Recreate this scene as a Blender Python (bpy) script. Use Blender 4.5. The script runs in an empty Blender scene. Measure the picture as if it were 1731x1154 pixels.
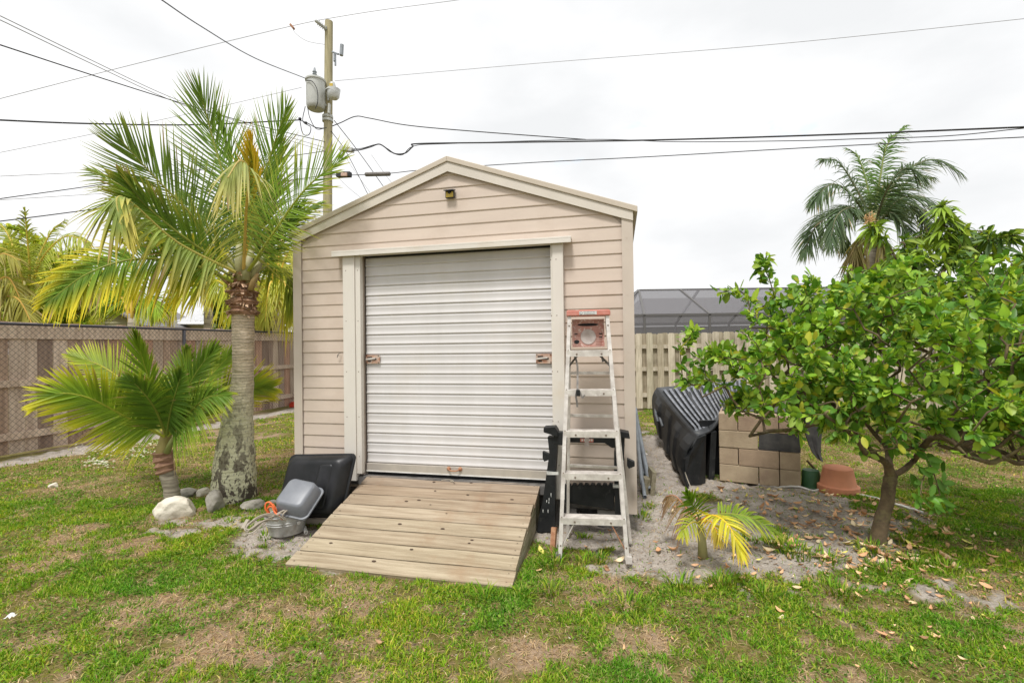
import bpy, math, random
import numpy as np
from mathutils import Vector, Matrix, Quaternion
random.seed(7); rng = np.random.default_rng(11)
PI = math.pi
scene = bpy.context.scene
COL = scene.collection
# ------------------------------------------------------------ camera numbers (measured from the place)
FPX, PIT, ROL, CH = 795.08, 0.0093, 0.0135, 1.46
def ray(px, py):
    a = px-865.5; b = -(py-577.0)
    cr, sr = math.cos(ROL), math.sin(ROL)
    u = a*cr + b*sr; v = a*sr - b*cr
    x, y, z = u/FPX, 1.0, -v/FPX
    cp, sp = math.cos(PIT), math.sin(PIT)
    return Vector((x, y*cp - z*sp, y*sp + z*cp))
def D(px, py, Y):
    r = ray(px, py); return Vector((r.x/r.y*Y, Y, CH + r.z/r.y*Y))
def G(px, py, z=0.0):
    r = ray(px, py); t = (z-CH)/r.z
    return Vector((r.x*t, r.y*t, z))
TH = 0.2235
SO = Vector((-0.528, 4.051, 0))
SM = Matrix.Translation(SO) @ Matrix.Rotation(-TH, 4, 'Z')
SMI = SM.inverted()
def F(px, py, y0=0.0):
    """point of the shed frame (x, y0, z) seen at a pixel"""
    o = SMI @ Vector((0, 0, CH)); d = SMI.to_3x3() @ ray(px, py)
    t = (y0-o.y)/d.y
    return o + d*t
# ------------------------------------------------------------ materials
def mat(name, col=(.5,.5,.5), rough=.6, metal=0, col2=None, nscale=6, nlo=.35, nhi=.65, stretch=(1,1,1), rot=0,
        bump=0, bscale=40, vc=False, trans=0, spec=.5, detail=6, dirt=None, dscale=3, dlo=.55, dhi=.75, coat=0, emit=None, coords='Object'):
    m = bpy.data.materials.new(name); m.use_nodes = True
    nt = m.node_tree; N = nt.nodes; L = nt.links
    bs = N['Principled BSDF']; out = N['Material Output']
    bs.inputs['Roughness'].default_value = rough; bs.inputs['Metallic'].default_value = metal
    bs.inputs['Specular IOR Level'].default_value = spec
    if coat: bs.inputs['Coat Weight'].default_value = coat
    tc = N.new('ShaderNodeTexCoord'); mp = N.new('ShaderNodeMapping')
    mp.inputs['Scale'].default_value = stretch; mp.inputs['Rotation'].default_value = (0, 0, rot)
    L.new(tc.outputs[coords], mp.inputs['Vector'])
    def ramp(scale, lo, hi, vec=mp.outputs[0], det=detail):
        n = N.new('ShaderNodeTexNoise'); n.inputs['Scale'].default_value = scale; n.inputs['Detail'].default_value = det
        n.inputs['Roughness'].default_value = .6
        L.new(vec, n.inputs['Vector'])
        r = N.new('ShaderNodeMapRange'); r.inputs['From Min'].default_value = lo; r.inputs['From Max'].default_value = hi
        L.new(n.outputs['Fac'], r.inputs['Value']); return r.outputs[0]
    def mix(a, b, f, mode='MIX'):
        x = N.new('ShaderNodeMix'); x.data_type = 'RGBA'; x.blend_type = mode
        for s, v in ((6, a), (7, b)):
            if isinstance(v, tuple): x.inputs[s].default_value = (*v, 1)
            else: L.new(v, x.inputs[s])
        if isinstance(f, (int, float)): x.inputs[0].default_value = f
        else: L.new(f, x.inputs[0])
        return x.outputs[2]
    c = tuple(col)
    if col2 is not None: c = mix(c, tuple(col2), ramp(nscale, nlo, nhi))
    if dirt is not None: c = mix(c, tuple(dirt), ramp(dscale, dlo, dhi, tc.outputs[coords]))
    if vc:
        at = N.new('ShaderNodeAttribute'); at.attribute_name = 'Col'
        c = mix(c, at.outputs['Color'], 1.0, 'MULTIPLY')
    if isinstance(c, tuple): bs.inputs['Base Color'].default_value = (*c, 1)
    else: L.new(c, bs.inputs['Base Color'])
    if bump:
        n = N.new('ShaderNodeTexNoise'); n.inputs['Scale'].default_value = bscale; n.inputs['Detail'].default_value = 8
        L.new(mp.outputs[0], n.inputs['Vector'])
        b = N.new('ShaderNodeBump'); b.inputs['Strength'].default_value = bump; b.inputs['Distance'].default_value = .01
        L.new(n.outputs['Fac'], b.inputs['Height']); L.new(b.outputs[0], bs.inputs['Normal'])
    if emit: bs.inputs['Emission Color'].default_value = (*emit, 1); bs.inputs['Emission Strength'].default_value = 1
    if trans:
        tr = N.new('ShaderNodeBsdfTranslucent')
        if isinstance(c, tuple): tr.inputs[0].default_value = (*c, 1)
        else:
            L.new(mix(c, (1.25, 1.2, .55), 1.0, 'MULTIPLY'), tr.inputs[0])
        ms = N.new('ShaderNodeMixShader'); ms.inputs[0].default_value = trans
        L.new(bs.outputs[0], ms.inputs[1]); L.new(tr.outputs[0], ms.inputs[2]); L.new(ms.outputs[0], out.inputs['Surface'])
    return m
M = {}
M['siding'] = mat('siding_vinyl', (.59,.492,.410), .55, col2=(.55,.457,.382), nscale=2.2, bump=.06, bscale=120, stretch=(1,1,6), dirt=(.45,.35,.27), dscale=1.6, dlo=.5, dhi=.85)
M['trim'] = mat('trim_beige', (.56,.485,.41), .5, col2=(.51,.44,.37), nscale=3, dirt=(.46,.35,.25), dscale=2, dlo=.55, dhi=.95)
M['cream2'] = mat('rake_paint', (.64,.585,.51), .5, col2=(.58,.53,.46), nscale=3)
M['cream'] = mat('trim_cream', (.69,.65,.585), .5, col2=(.63,.59,.53), nscale=3, stretch=(1,1,.3), dirt=(.58,.47,.33), dscale=2.5, dlo=.58, dhi=.95)
M['rolldoor'] = mat('door_steel_white', (.63,.61,.60), .4, col2=(.565,.545,.53), nscale=2, stretch=(1.5,1.5,.3), spec=.5, dirt=(.55,.50,.43), dscale=1.7, dlo=.5, dhi=1.0)
M['bar'] = mat('door_bar', (.55,.50,.44), .35, metal=.3, col2=(.47,.43,.38), nscale=8)
M['rust'] = mat('rusty_metal', (.30,.12,.06), .8, col2=(.45,.25,.14), nscale=30, bump=.3, bscale=90)
M['rustlight'] = mat('copper_rust', (.42,.20,.12), .6, metal=.3, col2=(.60,.50,.42), nscale=25)
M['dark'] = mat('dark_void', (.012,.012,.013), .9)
M['roof'] = mat('roof_metal', (.56,.49,.40), .45, col2=(.50,.435,.35), nscale=2)
M['found'] = mat('dark_footing', (.16,.15,.14), .9, col2=(.07,.065,.06), nscale=10, bump=.5, bscale=60)
M['screw'] = mat('screw_head', (.25,.2,.16), .5, metal=.6)
M['rampwood'] = mat('ramp_timber', (.42,.355,.275), .85, col2=(.26,.205,.145), nscale=2.0, nlo=.36, nhi=.66, stretch=(1.0,20,20), bump=.6, bscale=9, vc=True, dirt=(.30,.21,.14), dscale=2.6, dlo=.55, dhi=.74)
M['rampside'] = mat('ramp_side_timber', (.34,.30,.22), .9, col2=(.19,.17,.10), nscale=3, stretch=(16,1.5,12), bump=.5, bscale=9, dirt=(.12,.14,.04), dscale=4)
M['knot'] = mat('wood_knot', (.06,.035,.02), .9)
M['alu'] = mat('ladder_aluminium', (.74,.70,.65), .42, metal=.3, col2=(.50,.46,.42), nscale=14, bump=.1, bscale=60, dirt=(.75,.72,.68), dscale=9, dlo=.58, dhi=.66)
M['ladred'] = mat('faded_red_plastic', (.50,.14,.10), .55, col2=(.56,.24,.19), nscale=12, dirt=(.62,.48,.42), dscale=40, dlo=.60, dhi=.66)
M['pail'] = mat('dusty_red_shelf', (.42,.18,.14), .6, col2=(.50,.30,.25), nscale=18, dirt=(.62,.52,.46), dscale=45, dlo=.56, dhi=.62)
M['paint'] = mat('dried_paint', (.50,.45,.42), .7, col2=(.38,.32,.29), nscale=22)
M['strap'] = mat('dark_strap', (.10,.09,.085), .7, col2=(.22,.2,.18), nscale=20)
M['label'] = mat('white_label', (.72,.70,.66), .5, col2=(.55,.58,.55), nscale=60)
M['blackp'] = mat('black_plastic', (.010,.011,.012), .5, spec=.25, col2=(.022,.023,.024), nscale=9, bump=.08, bscale=80, dirt=(.06,.06,.055), dscale=14, dlo=.62, dhi=.74, vc=True)
M['tub'] = mat('black_tub_plastic', (.010,.011,.012), .40, spec=.32, col2=(.02,.02,.022), nscale=7, bump=.05, bscale=50)
M['greyp'] = mat('grey_plastic', (.155,.165,.185), .42, col2=(.19,.20,.22), nscale=8, dirt=(.25,.25,.25), dscale=20, dlo=.66, dhi=.76)
M['galv'] = mat('galvanised_zinc', (.52,.52,.50), .5, metal=.35, col2=(.38,.38,.36), nscale=16, stretch=(1,1,1), bump=.1, bscale=30, dirt=(.24,.20,.15), dscale=9)
M['orange'] = mat('orange_cord', (.80,.17,.05), .5)
M['beigecord'] = mat('beige_cord', (.40,.35,.28), .6, col2=(.30,.26,.20), nscale=20)
M['whitep'] = mat('white_plastic', (.72,.71,.68), .5, col2=(.60,.58,.53), nscale=12)
M['rockw'] = mat('pale_limestone', (.70,.65,.54), .9, col2=(.46,.41,.32), nscale=7, nlo=.4, nhi=.72, bump=.8, bscale=22, dirt=(.22,.20,.14), dscale=9, dlo=.62, dhi=.8)
M['rockg'] = mat('grey_limestone', (.44,.41,.35), .92, col2=(.25,.23,.19), nscale=9, bump=.9, bscale=25, dirt=(.13,.13,.09), dscale=10)
M['palmbark'] = None
M['block'] = mat('concrete_block', (.44,.355,.255), .95, col2=(.33,.26,.185), nscale=5, bump=.5, bscale=90, vc=True, dirt=(.27,.20,.15), dscale=4, dlo=.56, dhi=.78)
M['soot'] = mat('sooty_metal', (.035,.034,.036), .7, col2=(.08,.075,.07), nscale=12)
M['terra'] = mat('terracotta_clay', (.70,.285,.155), .75, col2=(.60,.25,.14), nscale=6, dirt=(.66,.38,.27), dscale=5, dlo=.56, dhi=.8)
M['greenp'] = mat('dark_green_pot', (.025,.095,.035), .45, col2=(.04,.12,.05), nscale=10)
M['pvc'] = mat('grey_pvc', (.30,.33,.36), .4, col2=(.2,.22,.24), nscale=10)
M['fencewood'] = mat('old_fence_timber', (.66,.55,.46), .95, col2=(.44,.345,.28), nscale=2.5, stretch=(9,9,.8), bump=.4, bscale=8, vc=True, dirt=(.34,.24,.19), dscale=2, dlo=.55, dhi=.85)
M['fencepale'] = mat('pale_fence_timber', (.60,.535,.425), .95, col2=(.42,.365,.27), nscale=3, stretch=(9,9,.8), bump=.4, bscale=8, vc=True, dirt=(.20,.165,.11), dscale=2.5, dlo=.52, dhi=.85)
M['blackwire'] = mat('black_vinyl_wire', (.035,.033,.04), .5)
M['pole'] = mat('pole_timber', (.42,.37,.22), .9, col2=(.29,.26,.15), nscale=3, stretch=(6,6,.5), bump=.4, bscale=6)
M['transf'] = mat('transformer_grey', (.52,.53,.50), .45, col2=(.45,.46,.43), nscale=3)
M['wire'] = mat('cable_black', (.022,.022,.024), .6)
M['thinwire'] = mat('cable_grey', (.30,.30,.31), .5)
M['glassy'] = mat('lamp_glass', (.70,.72,.72), .25, col2=(.5,.52,.52), nscale=20)
M['solar'] = mat('solar_black', (.02,.02,.02), .3)
M['amber'] = mat('yellow_led_plate', (.62,.44,.05), .4, col2=(.42,.30,.03), nscale=40)
M['wallgrey'] = mat('house_wall', (.36,.37,.37), .8, col2=(.32,.33,.33), nscale=3)
M['roofgrey'] = mat('house_roof', (.20,.19,.19), .8, col2=(.16,.155,.155), nscale=8)
M['white'] = mat('white_roof_metal', (.80,.80,.80), .45, col2=(.72,.72,.73), nscale=3)
M['yellowwall'] = mat('yellow_siding', (.50,.47,.30), .7, col2=(.44,.41,.26), nscale=3)
M['glass'] = mat('window_glass', (.05,.06,.07), .1)
M['branch'] = mat('tree_bark', (.17,.12,.065), .9, col2=(.075,.052,.03), nscale=14, bump=.8, bscale=35, dirt=(.21,.19,.07), dscale=12, dlo=.5, dhi=.75)
M['leafmat'] = mat('broad_leaf', (1,1,1), .42, vc=True, trans=.30, spec=.32)
M['leafdull'] = mat('far_leaf', (1,1,1), .6, vc=True, trans=.25, spec=.3)
M['palmleaf'] = mat('palm_leaf', (1,1,1), .5, vc=True, trans=.34, spec=.25)
M['grass'] = mat('grass_blade', (1,1,1), .6, vc=True, trans=.3, spec=.25)
M['deadleaf'] = mat('dead_leaf', (1,1,1), .7, vc=True, trans=.1)
M['petiole'] = mat('palm_petiole', (.30,.30,.13), .6, col2=(.36,.33,.20), nscale=6, vc=True)
M['fibre'] = mat('palm_fibre', (.42,.25,.16), .95, col2=(.22,.12,.075), nscale=14, stretch=(1,1,2), bump=1, bscale=40, dirt=(.42,.30,.2), dscale=18, dlo=.6, dhi=.75)
def bark_material(name, pale, green, dark, ringscale=38, darkz=None):
    """ringed palm bark with pale lichen and dark scars"""
    m = bpy.data.materials.new(name); m.use_nodes = True
    nt = m.node_tree; N = nt.nodes; L = nt.links; bs = N['Principled BSDF']; bs.inputs['Roughness'].default_value = .92
    tc = N.new('ShaderNodeTexCoord'); sp = N.new('ShaderNodeSeparateXYZ'); L.new(tc.outputs['Object'], sp.inputs[0])
    def noise(scale, lo, hi, st=(1,1,1), det=8):
        mp = N.new('ShaderNodeMapping'); mp.inputs['Scale'].default_value = st; L.new(tc.outputs['Object'], mp.inputs[0])
        n = N.new('ShaderNodeTexNoise'); n.inputs['Scale'].default_value = scale; n.inputs['Detail'].default_value = det; L.new(mp.outputs[0], n.inputs[0])
        r = N.new('ShaderNodeMapRange'); r.inputs[1].default_value = lo; r.inputs[2].default_value = hi; L.new(n.outputs['Fac'], r.inputs[0]); return r.outputs[0], n.outputs['Fac']
    def mix(a, b, f):
        x = N.new('ShaderNodeMix'); x.data_type = 'RGBA'
        for s, v in ((6, a), (7, b)):
            if isinstance(v, tuple): x.inputs[s].default_value = (*v, 1)
            else: L.new(v, x.inputs[s])
        L.new(f, x.inputs[0]); return x.outputs[2]
    low = N.new('ShaderNodeMapRange'); low.inputs[1].default_value = 1.35; low.inputs[2].default_value = .75; L.new(sp.outputs[2], low.inputs[0])
    c = mix(pale, green, low.outputs[0])
    s1, _ = noise(12, .525, .57, (1,1,.6)); 
    hz = N.new('ShaderNodeMapRange'); hz.inputs[1].default_value = 1.15; hz.inputs[2].default_value = .1; hz.inputs[3].default_value = .10; hz.inputs[4].default_value = 1.0; L.new(sp.outputs[2], hz.inputs[0])
    mm = N.new('ShaderNodeMath'); mm.operation = 'MULTIPLY'; L.new(s1, mm.inputs[0]); L.new(hz.outputs[0], mm.inputs[1])
    c = mix(c, dark, mm.outputs[0])
    s3, _ = noise(48, .535, .59, (1,1,.5)); m3 = N.new('ShaderNodeMath'); m3.operation = 'MULTIPLY'; L.new(s3, m3.inputs[0]); L.new(hz.outputs[0], m3.inputs[1])
    c = mix(c, dark, m3.outputs[0])
    s2, f2 = noise(3, .4, .6, (1,1,ringscale/3)); m2 = N.new('ShaderNodeMath'); m2.operation = 'MULTIPLY'; L.new(s2, m2.inputs[0])
    up = N.new('ShaderNodeMapRange'); up.inputs[1].default_value = .7; up.inputs[2].default_value = 1.6; up.inputs[3].default_value = .1; up.inputs[4].default_value = .38; L.new(sp.outputs[2], up.inputs[0]); L.new(up.outputs[0], m2.inputs[1])
    c = mix(c, tuple(v*.45 for v in pale), m2.outputs[0])
    wv = N.new('ShaderNodeTexWave'); wv.bands_direction = 'Z'; wv.inputs['Scale'].default_value = 11; wv.inputs['Distortion'].default_value = 3.0; wv.inputs['Detail'].default_value = 4; wv.inputs['Detail Scale'].default_value = 1.5; L.new(tc.outputs['Object'], wv.inputs[0])
    rr = N.new('ShaderNodeMapRange'); rr.inputs[1].default_value = .80; rr.inputs[2].default_value = .97; L.new(wv.outputs['Fac'], rr.inputs[0])
    m4 = N.new('ShaderNodeMath'); m4.operation = 'MULTIPLY'; L.new(rr.outputs[0], m4.inputs[0]); L.new(up.outputs[0], m4.inputs[1])
    m5 = N.new('ShaderNodeMath'); m5.operation = 'MULTIPLY'; m5.inputs[1].default_value = 1.9; L.new(m4.outputs[0], m5.inputs[0])
    c = mix(c, tuple(v*.30 for v in pale), m5.outputs[0])
    L.new(c, bs.inputs['Base Color'])
    b = N.new('ShaderNodeBump'); b.inputs['Strength'].default_value = .9; b.inputs['Distance'].default_value = .02
    _, f3 = noise(26, 0, 1, (1,1,1.6)); ad = N.new('ShaderNodeMath'); ad.operation = 'ADD'; L.new(f2, ad.inputs[0]); L.new(f3, ad.inputs[1])
    L.new(ad.outputs[0], b.inputs['Height']); L.new(b.outputs[0], bs.inputs['Normal'])
    return m
M['palmbark'] = bark_material('palm_bark', (.74,.61,.45), (.74,.72,.50), (.09,.07,.055))
M['palmbark_plain'] = mat('grey_palm_bark', (.42,.37,.28), .9, col2=(.18,.15,.11), nscale=4, stretch=(1,1,10), bump=.6, bscale=20)
def screen_material():
    m = bpy.data.materials.new('insect_screen'); m.use_nodes = True
    nt = m.node_tree; N = nt.nodes; L = nt.links; out = N['Material Output']; bs = N['Principled BSDF']
    bs.inputs['Base Color'].default_value = (.17,.165,.175,1); bs.inputs['Roughness'].default_value = .9
    tr = N.new('ShaderNodeBsdfTransparent'); ms = N.new('ShaderNodeMixShader'); ms.inputs[0].default_value = .6
    L.new(tr.outputs[0], ms.inputs[1]); L.new(bs.outputs[0], ms.inputs[2]); L.new(ms.outputs[0], out.inputs[0]); return m
M['screen'] = screen_material()
# ------------------------------------------------------------ objects
XF = {}                                    # object name -> world matrix of its frame
def tag(o, label=None, cat=None, group=None, kind=None):
    if label: o['label'] = label
    if cat: o['category'] = cat
    if group: o['group'] = group
    if kind: o['kind'] = kind
    return o
def thing(name, label, cat, loc=(0,0,0), rotz=0, group=None, matrix=None):
    o = bpy.data.objects.new(name, None); COL.objects.link(o); o.empty_display_size = .1
    mw = matrix if matrix is not None else Matrix.Translation(Vector(loc)) @ Matrix.Rotation(rotz, 4, 'Z')
    o.matrix_world = mw; XF[o.name] = mw.copy(); return tag(o, label, cat, group)
class MB:
    def __init__(s): s.v = []; s.f = []; s.c = []
    def add(s, vs, fs, col=(1,1,1)):
        b = len(s.v); s.v.extend([tuple(x) for x in vs]); s.f.extend([tuple(b+i for i in f) for f in fs])
        if isinstance(col, list): s.c.extend(col)
        else: s.c.extend([col]*len(vs))
        return s
    def hexa(s, p, col=(1,1,1)):            # 8 points: bottom 4 ccw, top 4 ccw
        return s.add(p, [(3,2,1,0),(4,5,6,7),(0,1,5,4),(1,2,6,5),(2,3,7,6),(3,0,4,7)], col)
    def box(s, lo, hi, m=None, col=(1,1,1)):
        x0,y0,z0 = lo; x1,y1,z1 = hi
        p = [Vector(q) for q in ((x0,y0,z0),(x1,y0,z0),(x1,y1,z0),(x0,y1,z0),(x0,y0,z1),(x1,y0,z1),(x1,y1,z1),(x0,y1,z1))]
        if m is not None: p = [m @ q for q in p]
        return s.hexa(p, col)
    def prism(s, poly, y0, y1, m=None, col=(1,1,1)):   # polygon in x,z extruded along y
        n = len(poly); p = [Vector((x,y0,z)) for x,z in poly] + [Vector((x,y1,z)) for x,z in poly]
        if m is not None: p = [m @ q for q in p]
        fs = [tuple(range(n)), tuple(range(2*n-1, n-1, -1))] + [(i, i+n, (i+1)%n+n, (i+1)%n) for i in range(n)]
        return s.add(p, fs, col)
    def bar(s, a, b, w, t, up=(0,0,1), col=(1,1,1)):    # rectangular bar from a to b
        a = Vector(a); b = Vector(b); d = (b-a).normalized(); u = Vector(up); x = d.cross(u)
        if x.length < 1e-4: x = d.cross(Vector((0,1,0)))
        x.normalize(); u = x.cross(d).normalized()
        q = [(-1,-1),(1,-1),(1,1),(-1,1)]
        return s.hexa([a + x*(w/2*i) + u*(t/2*j) for i,j in q] + [b + x*(w/2*i) + u*(t/2*j) for i,j in q], col)
    def tube(s, pts, r, n=8, col=(1,1,1), cap=True, wob=0):
        pts = [Vector(p) for p in pts]; m = len(pts)
        rs = r if isinstance(r, (list, tuple)) else [r]*m
        b = len(s.v); t = (pts[1]-pts[0]).normalized()
        x = t.orthogonal().normalized()
        for i, p in enumerate(pts):
            t2 = ((pts[min(i+1,m-1)]-pts[max(i-1,0)])).normalized()
            q = t.rotation_difference(t2); x = (q @ x).normalized(); t = t2; y = t.cross(x)
            for k in range(n):
                a = 2*PI*k/n; rr = rs[i]*(1+wob*math.sin(3*a+i*.7)*.5 + (wob*random.uniform(-.5,.5) if wob else 0))
                s.v.append(tuple(p + x*(math.cos(a)*rr) + y*(math.sin(a)*rr))); s.c.append(col if not isinstance(col, list) else col[i])
        for i in range(m-1):
            for k in range(n):
                s.f.append((b+i*n+k, b+i*n+(k+1)%n, b+(i+1)*n+(k+1)%n, b+(i+1)*n+k))
        if cap:
            s.f.append(tuple(b+k for k in range(n-1,-1,-1))); s.f.append(tuple(b+(m-1)*n+k for k in range(n)))
        return s
    def lathe(s, prof, c=(0,0,0), n=32, sx=1, sy=1, m=None, col=(1,1,1)):
        b = len(s.v); c = Vector(c)
        for r, z in prof:
            for k in range(n):
                a = 2*PI*k/n; p = Vector((r*math.cos(a)*sx, r*math.sin(a)*sy, z))
                if m is not None: p = m @ p
                s.v.append(tuple(p + c)); s.c.append(col)
        for i in range(len(prof)-1):
            for k in range(n): s.f.append((b+i*n+k, b+i*n+(k+1)%n, b+(i+1)*n+(k+1)%n, b+(i+1)*n+k))
        return s
    def build(s, name, material, parent=None, local=False, origin=None, smooth=False, bevel=0, frame=None, extra=()):
        n0 = len(s.f); cuts = []
        for mb2, mt2 in extra:
            b0 = len(s.v); s.v += mb2.v; s.c += mb2.c; s.f += [tuple(b0+i for i in f) for f in mb2.f]; cuts.append((len(s.f), mt2))
        me = bpy.data.meshes.new(name); mw = None
        V = np.array(s.v, dtype=np.float64).reshape(-1,3)
        if parent is not None: fr = XF[parent.name]
        elif frame is not None: fr = frame
        else: fr = Matrix.Translation(Vector(origin)) if origin is not None else Matrix.Identity(4)
        if not local:
            I = np.array(fr.inverted()); V = V @ I[:3,:3].T + I[:3,3]
        me.from_pydata(V.tolist(), [], s.f)
        a = me.color_attributes.new('Col', 'FLOAT_COLOR', 'POINT')
        cc = np.ones((len(s.v),4), dtype=np.float32); cc[:,:3] = np.array(s.c, dtype=np.float32).reshape(-1,3)
        a.data.foreach_set('color', cc.ravel())
        if smooth: me.polygons.foreach_set('use_smooth', [True]*len(me.polygons))
        me.materials.append(material)
        a0 = n0
        for k, (e0, mt2) in enumerate(cuts):
            me.materials.append(mt2)
            for i in range(a0, e0): me.polygons[i].material_index = k+1
            a0 = e0
        me.update()
        o = bpy.data.objects.new(name, me); COL.objects.link(o)
        if parent is not None: o.parent = parent
        else: o.matrix_world = fr
        XF[o.name] = fr.copy()
        if bevel:
            bv = o.modifiers.new('bevel','BEVEL'); bv.width = bevel; bv.segments = 2; bv.limit_method = 'ANGLE'
        if smooth == 'auto':
            es = o.modifiers.new('split','EDGE_SPLIT'); es.split_angle = math.radians(40)
        return o
def arr_mesh(name, V, quads=None, tris=None, cols=None, material=None, parent=None, origin=None, smooth=False):
    """fast mesh from numpy arrays"""
    fr = XF[parent.name] if parent is not None else (Matrix.Translation(Vector(origin)) if origin is not None else Matrix.Identity(4))
    I = np.array(fr.inverted()); V = V @ I[:3,:3].T + I[:3,3]
    me = bpy.data.meshes.new(name); me.vertices.add(len(V)); me.vertices.foreach_set('co', V.astype(np.float32).ravel())
    li = []; lt = []
    if quads is not None and len(quads): li.append(quads.ravel()); lt.append(np.full(len(quads),4))
    if tris is not None and len(tris): li.append(tris.ravel()); lt.append(np.full(len(tris),3))
    li = np.concatenate(li).astype(np.int32); lt = np.concatenate(lt).astype(np.int32)
    me.loops.add(len(li)); me.loops.foreach_set('vertex_index', li)
    me.polygons.add(len(lt)); me.polygons.foreach_set('loop_start', np.concatenate([[0],np.cumsum(lt)[:-1]]).astype(np.int32))
    me.update(calc_edges=True)
    if smooth: me.polygons.foreach_set('use_smooth', np.ones(len(lt), dtype=bool))
    if cols is not None:
        a = me.color_attributes.new('Col','FLOAT_COLOR','POINT'); cc = np.ones((len(V),4), dtype=np.float32); cc[:,:3] = cols
        a.data.foreach_set('color', cc.ravel())
    if material: me.materials.append(material)
    o = bpy.data.objects.new(name, me); COL.objects.link(o)
    if parent is not None: o.parent = parent
    else: o.matrix_world = fr
    XF[o.name] = fr.copy(); return o
# numpy value noise
_P = rng.random((256,256))
def vnoise(x, y):
    xi = np.floor(x).astype(int); yi = np.floor(y).astype(int); fx = x-xi; fy = y-yi
    fx = fx*fx*(3-2*fx); fy = fy*fy*(3-2*fy)
    a = _P[xi&255, yi&255]; b = _P[(xi+1)&255, yi&255]; c = _P[xi&255,(yi+1)&255]; d = _P[(xi+1)&255,(yi+1)&255]
    return (a*(1-fx)+b*fx)*(1-fy)+(c*(1-fx)+d*fx)*fy
def fbm(x, y, s, o=4, ox=0):
    t = 0; a = 1; n = 0
    for k in range(o):
        t = t + a*vnoise(x*s+17.3*k+ox, y*s+31.7*k+ox*1.7); n += a; a *= .55; s *= 2.03
    return t/n
#@@SPLIT
# ============================================================ GROUND
def wpt(px, py): g = G(px, py); return g.x, g.y
SAND = [  # px, py, rx(m), ry(m), weight   bare grey sand
 (1150,930,.62,.42,1.2),(1110,860,.35,.6,1.3),(1120,800,.45,1.0,1.2),(1240,880,.8,.42,1.1),(1330,850,.7,.4,1.1),(1400,880,.7,.4,1.1),(1460,910,.5,.4,.8),(1280,828,.6,.16,1.3),(1210,835,.4,.2,1.2),(1240,820,.5,.14,1.7),(1330,830,.45,.14,1.7),(1190,825,.3,.2,1.6),(1340,930,.8,.35,.9),
 (1040,960,.35,.18,.6),(1290,950,.5,.2,.6),(1400,985,.5,.2,.45),(1130,760,.5,1.3,.9),(1560,1010,.5,.2,.3),
 (380,880,.5,.25,.5),(330,900,.45,.16,.4),(520,930,.35,.2,.8),(570,960,.3,.15,.5),(440,870,.4,.3,.4),(930,900,.3,.3,.6),(1000,905,.45,.3,.9),
 (440,930,.3,.14,.5),(490,905,.35,.22,1.1),(540,905,.22,.16,1.0),(430,885,.3,.15,.5),(270,880,.3,.12,.4)]
DRY = [  # thatch / straw
 (380,1010,.9,.3,.8),(600,1010,.7,.25,.7),(760,1020,.5,.18,.5),(980,990,.5,.18,1.0),(900,1110,.45,.14,.8),(430,1080,.35,.14,.8),(250,1030,.4,.13,.6),
 (60,1080,.35,.1,.7),(30,960,.5,.25,.4),(330,880,.6,.35,.6),(220,850,.7,.3,.45),(360,740,1.5,.7,.6),(240,750,1.0,.4,.5),(460,700,1.2,.8,.7),(30,870,.8,.4,.5),
 (1050,1070,.35,.12,.6),(640,1080,.6,.2,.4),(1090,1030,.3,.1,.5),(1250,720,1.2,1.0,.4),(60,830,.7,.3,.5),(700,1130,.5,.1,.4),(980,930,.35,.2,1.0),(1440,1000,.4,.2,.3)]
def blobs(L, x, y):
    t = np.zeros_like(x)
    for px,py,rx,ry,w in L:
        cx, cy = wpt(px,py); t = np.maximum(t, w*np.exp(-(((x-cx)/rx)**2+((y-cy)/ry)**2)))
    return t
FA = Vector((-6.6, 7.6232)); FDIR = Vector((math.sin(.2692), math.cos(.2692)))
def fence_dist(x, y):                                   # distance to the left fence line
    return (x-FA.x)*FDIR.y - (y-FA.y)*FDIR.x
def shedlocal(x, y):
    c, s = math.cos(TH), math.sin(TH); dx = x-SO.x; dy = y-SO.y
    return dx*c - dy*s, dx*s + dy*c
def masks(x, y):
    n1 = fbm(x,y,1.1,4); n2 = fbm(x,y,4.5,4,5); n3 = fbm(x,y,14,3,9)
    fd = fence_dist(x,y)
    strip = np.exp(-((fd-.28)/.32)**2)*1.15
    sx, sy = shedlocal(x,y)
    apron = np.clip(1-np.maximum(np.abs(sx)-1.55, 0)/.35,0,1)*np.clip((sy+.45)/.3,0,1)*.9
    s = np.maximum(np.maximum(blobs(SAND,x,y)*1.25, strip), apron) + (n2-.5)*1.15 + (n1-.5)*.5 + (n3-.5)*.55
    sand = np.clip((s-.48)/.16,0,1)
    d = -.10+blobs(DRY,x,y)*.85 + (n1-.5)*1.3 + (fbm(x,y,3.2,4,21)-.5)*2.4 + (n3-.5)*1.5
    dry = np.clip((d-.20)/.42,0,1)*(1-sand)
    return sand, dry
def gh(x, y):
    far = np.clip((np.hypot(x,y)-40)/60,0,1)
    sand, dry = masks(x,y)
    h = (fbm(x,y,.7,3,3)-.5)*.05 + (fbm(x,y,6,3,13)-.5)*.03
    h = h + sand*((fbm(x,y,9,4,40)-.5)*.075 + (fbm(x,y,26,2,90)-.5)*.02 - .008)
    mound = .07*np.exp(-(((x-wpt(1290,850)[0])/.9)**2+((y-wpt(1290,850)[1])/.5)**2))
    return (h+mound)*(1-far) - .005
def spaced(lo, hi, f0, f1, step):
    a = list(np.arange(f0, f1, step)); s = step; v = f1
    while v < hi: a.append(v); s *= 1.16; v += s
    a.append(hi); s = step; v = f0-step; pre = []
    while v > lo: pre.append(v); s *= 1.16; v -= s
    pre.append(lo); return np.array(pre[::-1]+a)
gx = spaced(-400, 400, -7.6, 6.0, .032); gy = spaced(-60, 900, 1.2, 9.5, .032)
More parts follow.
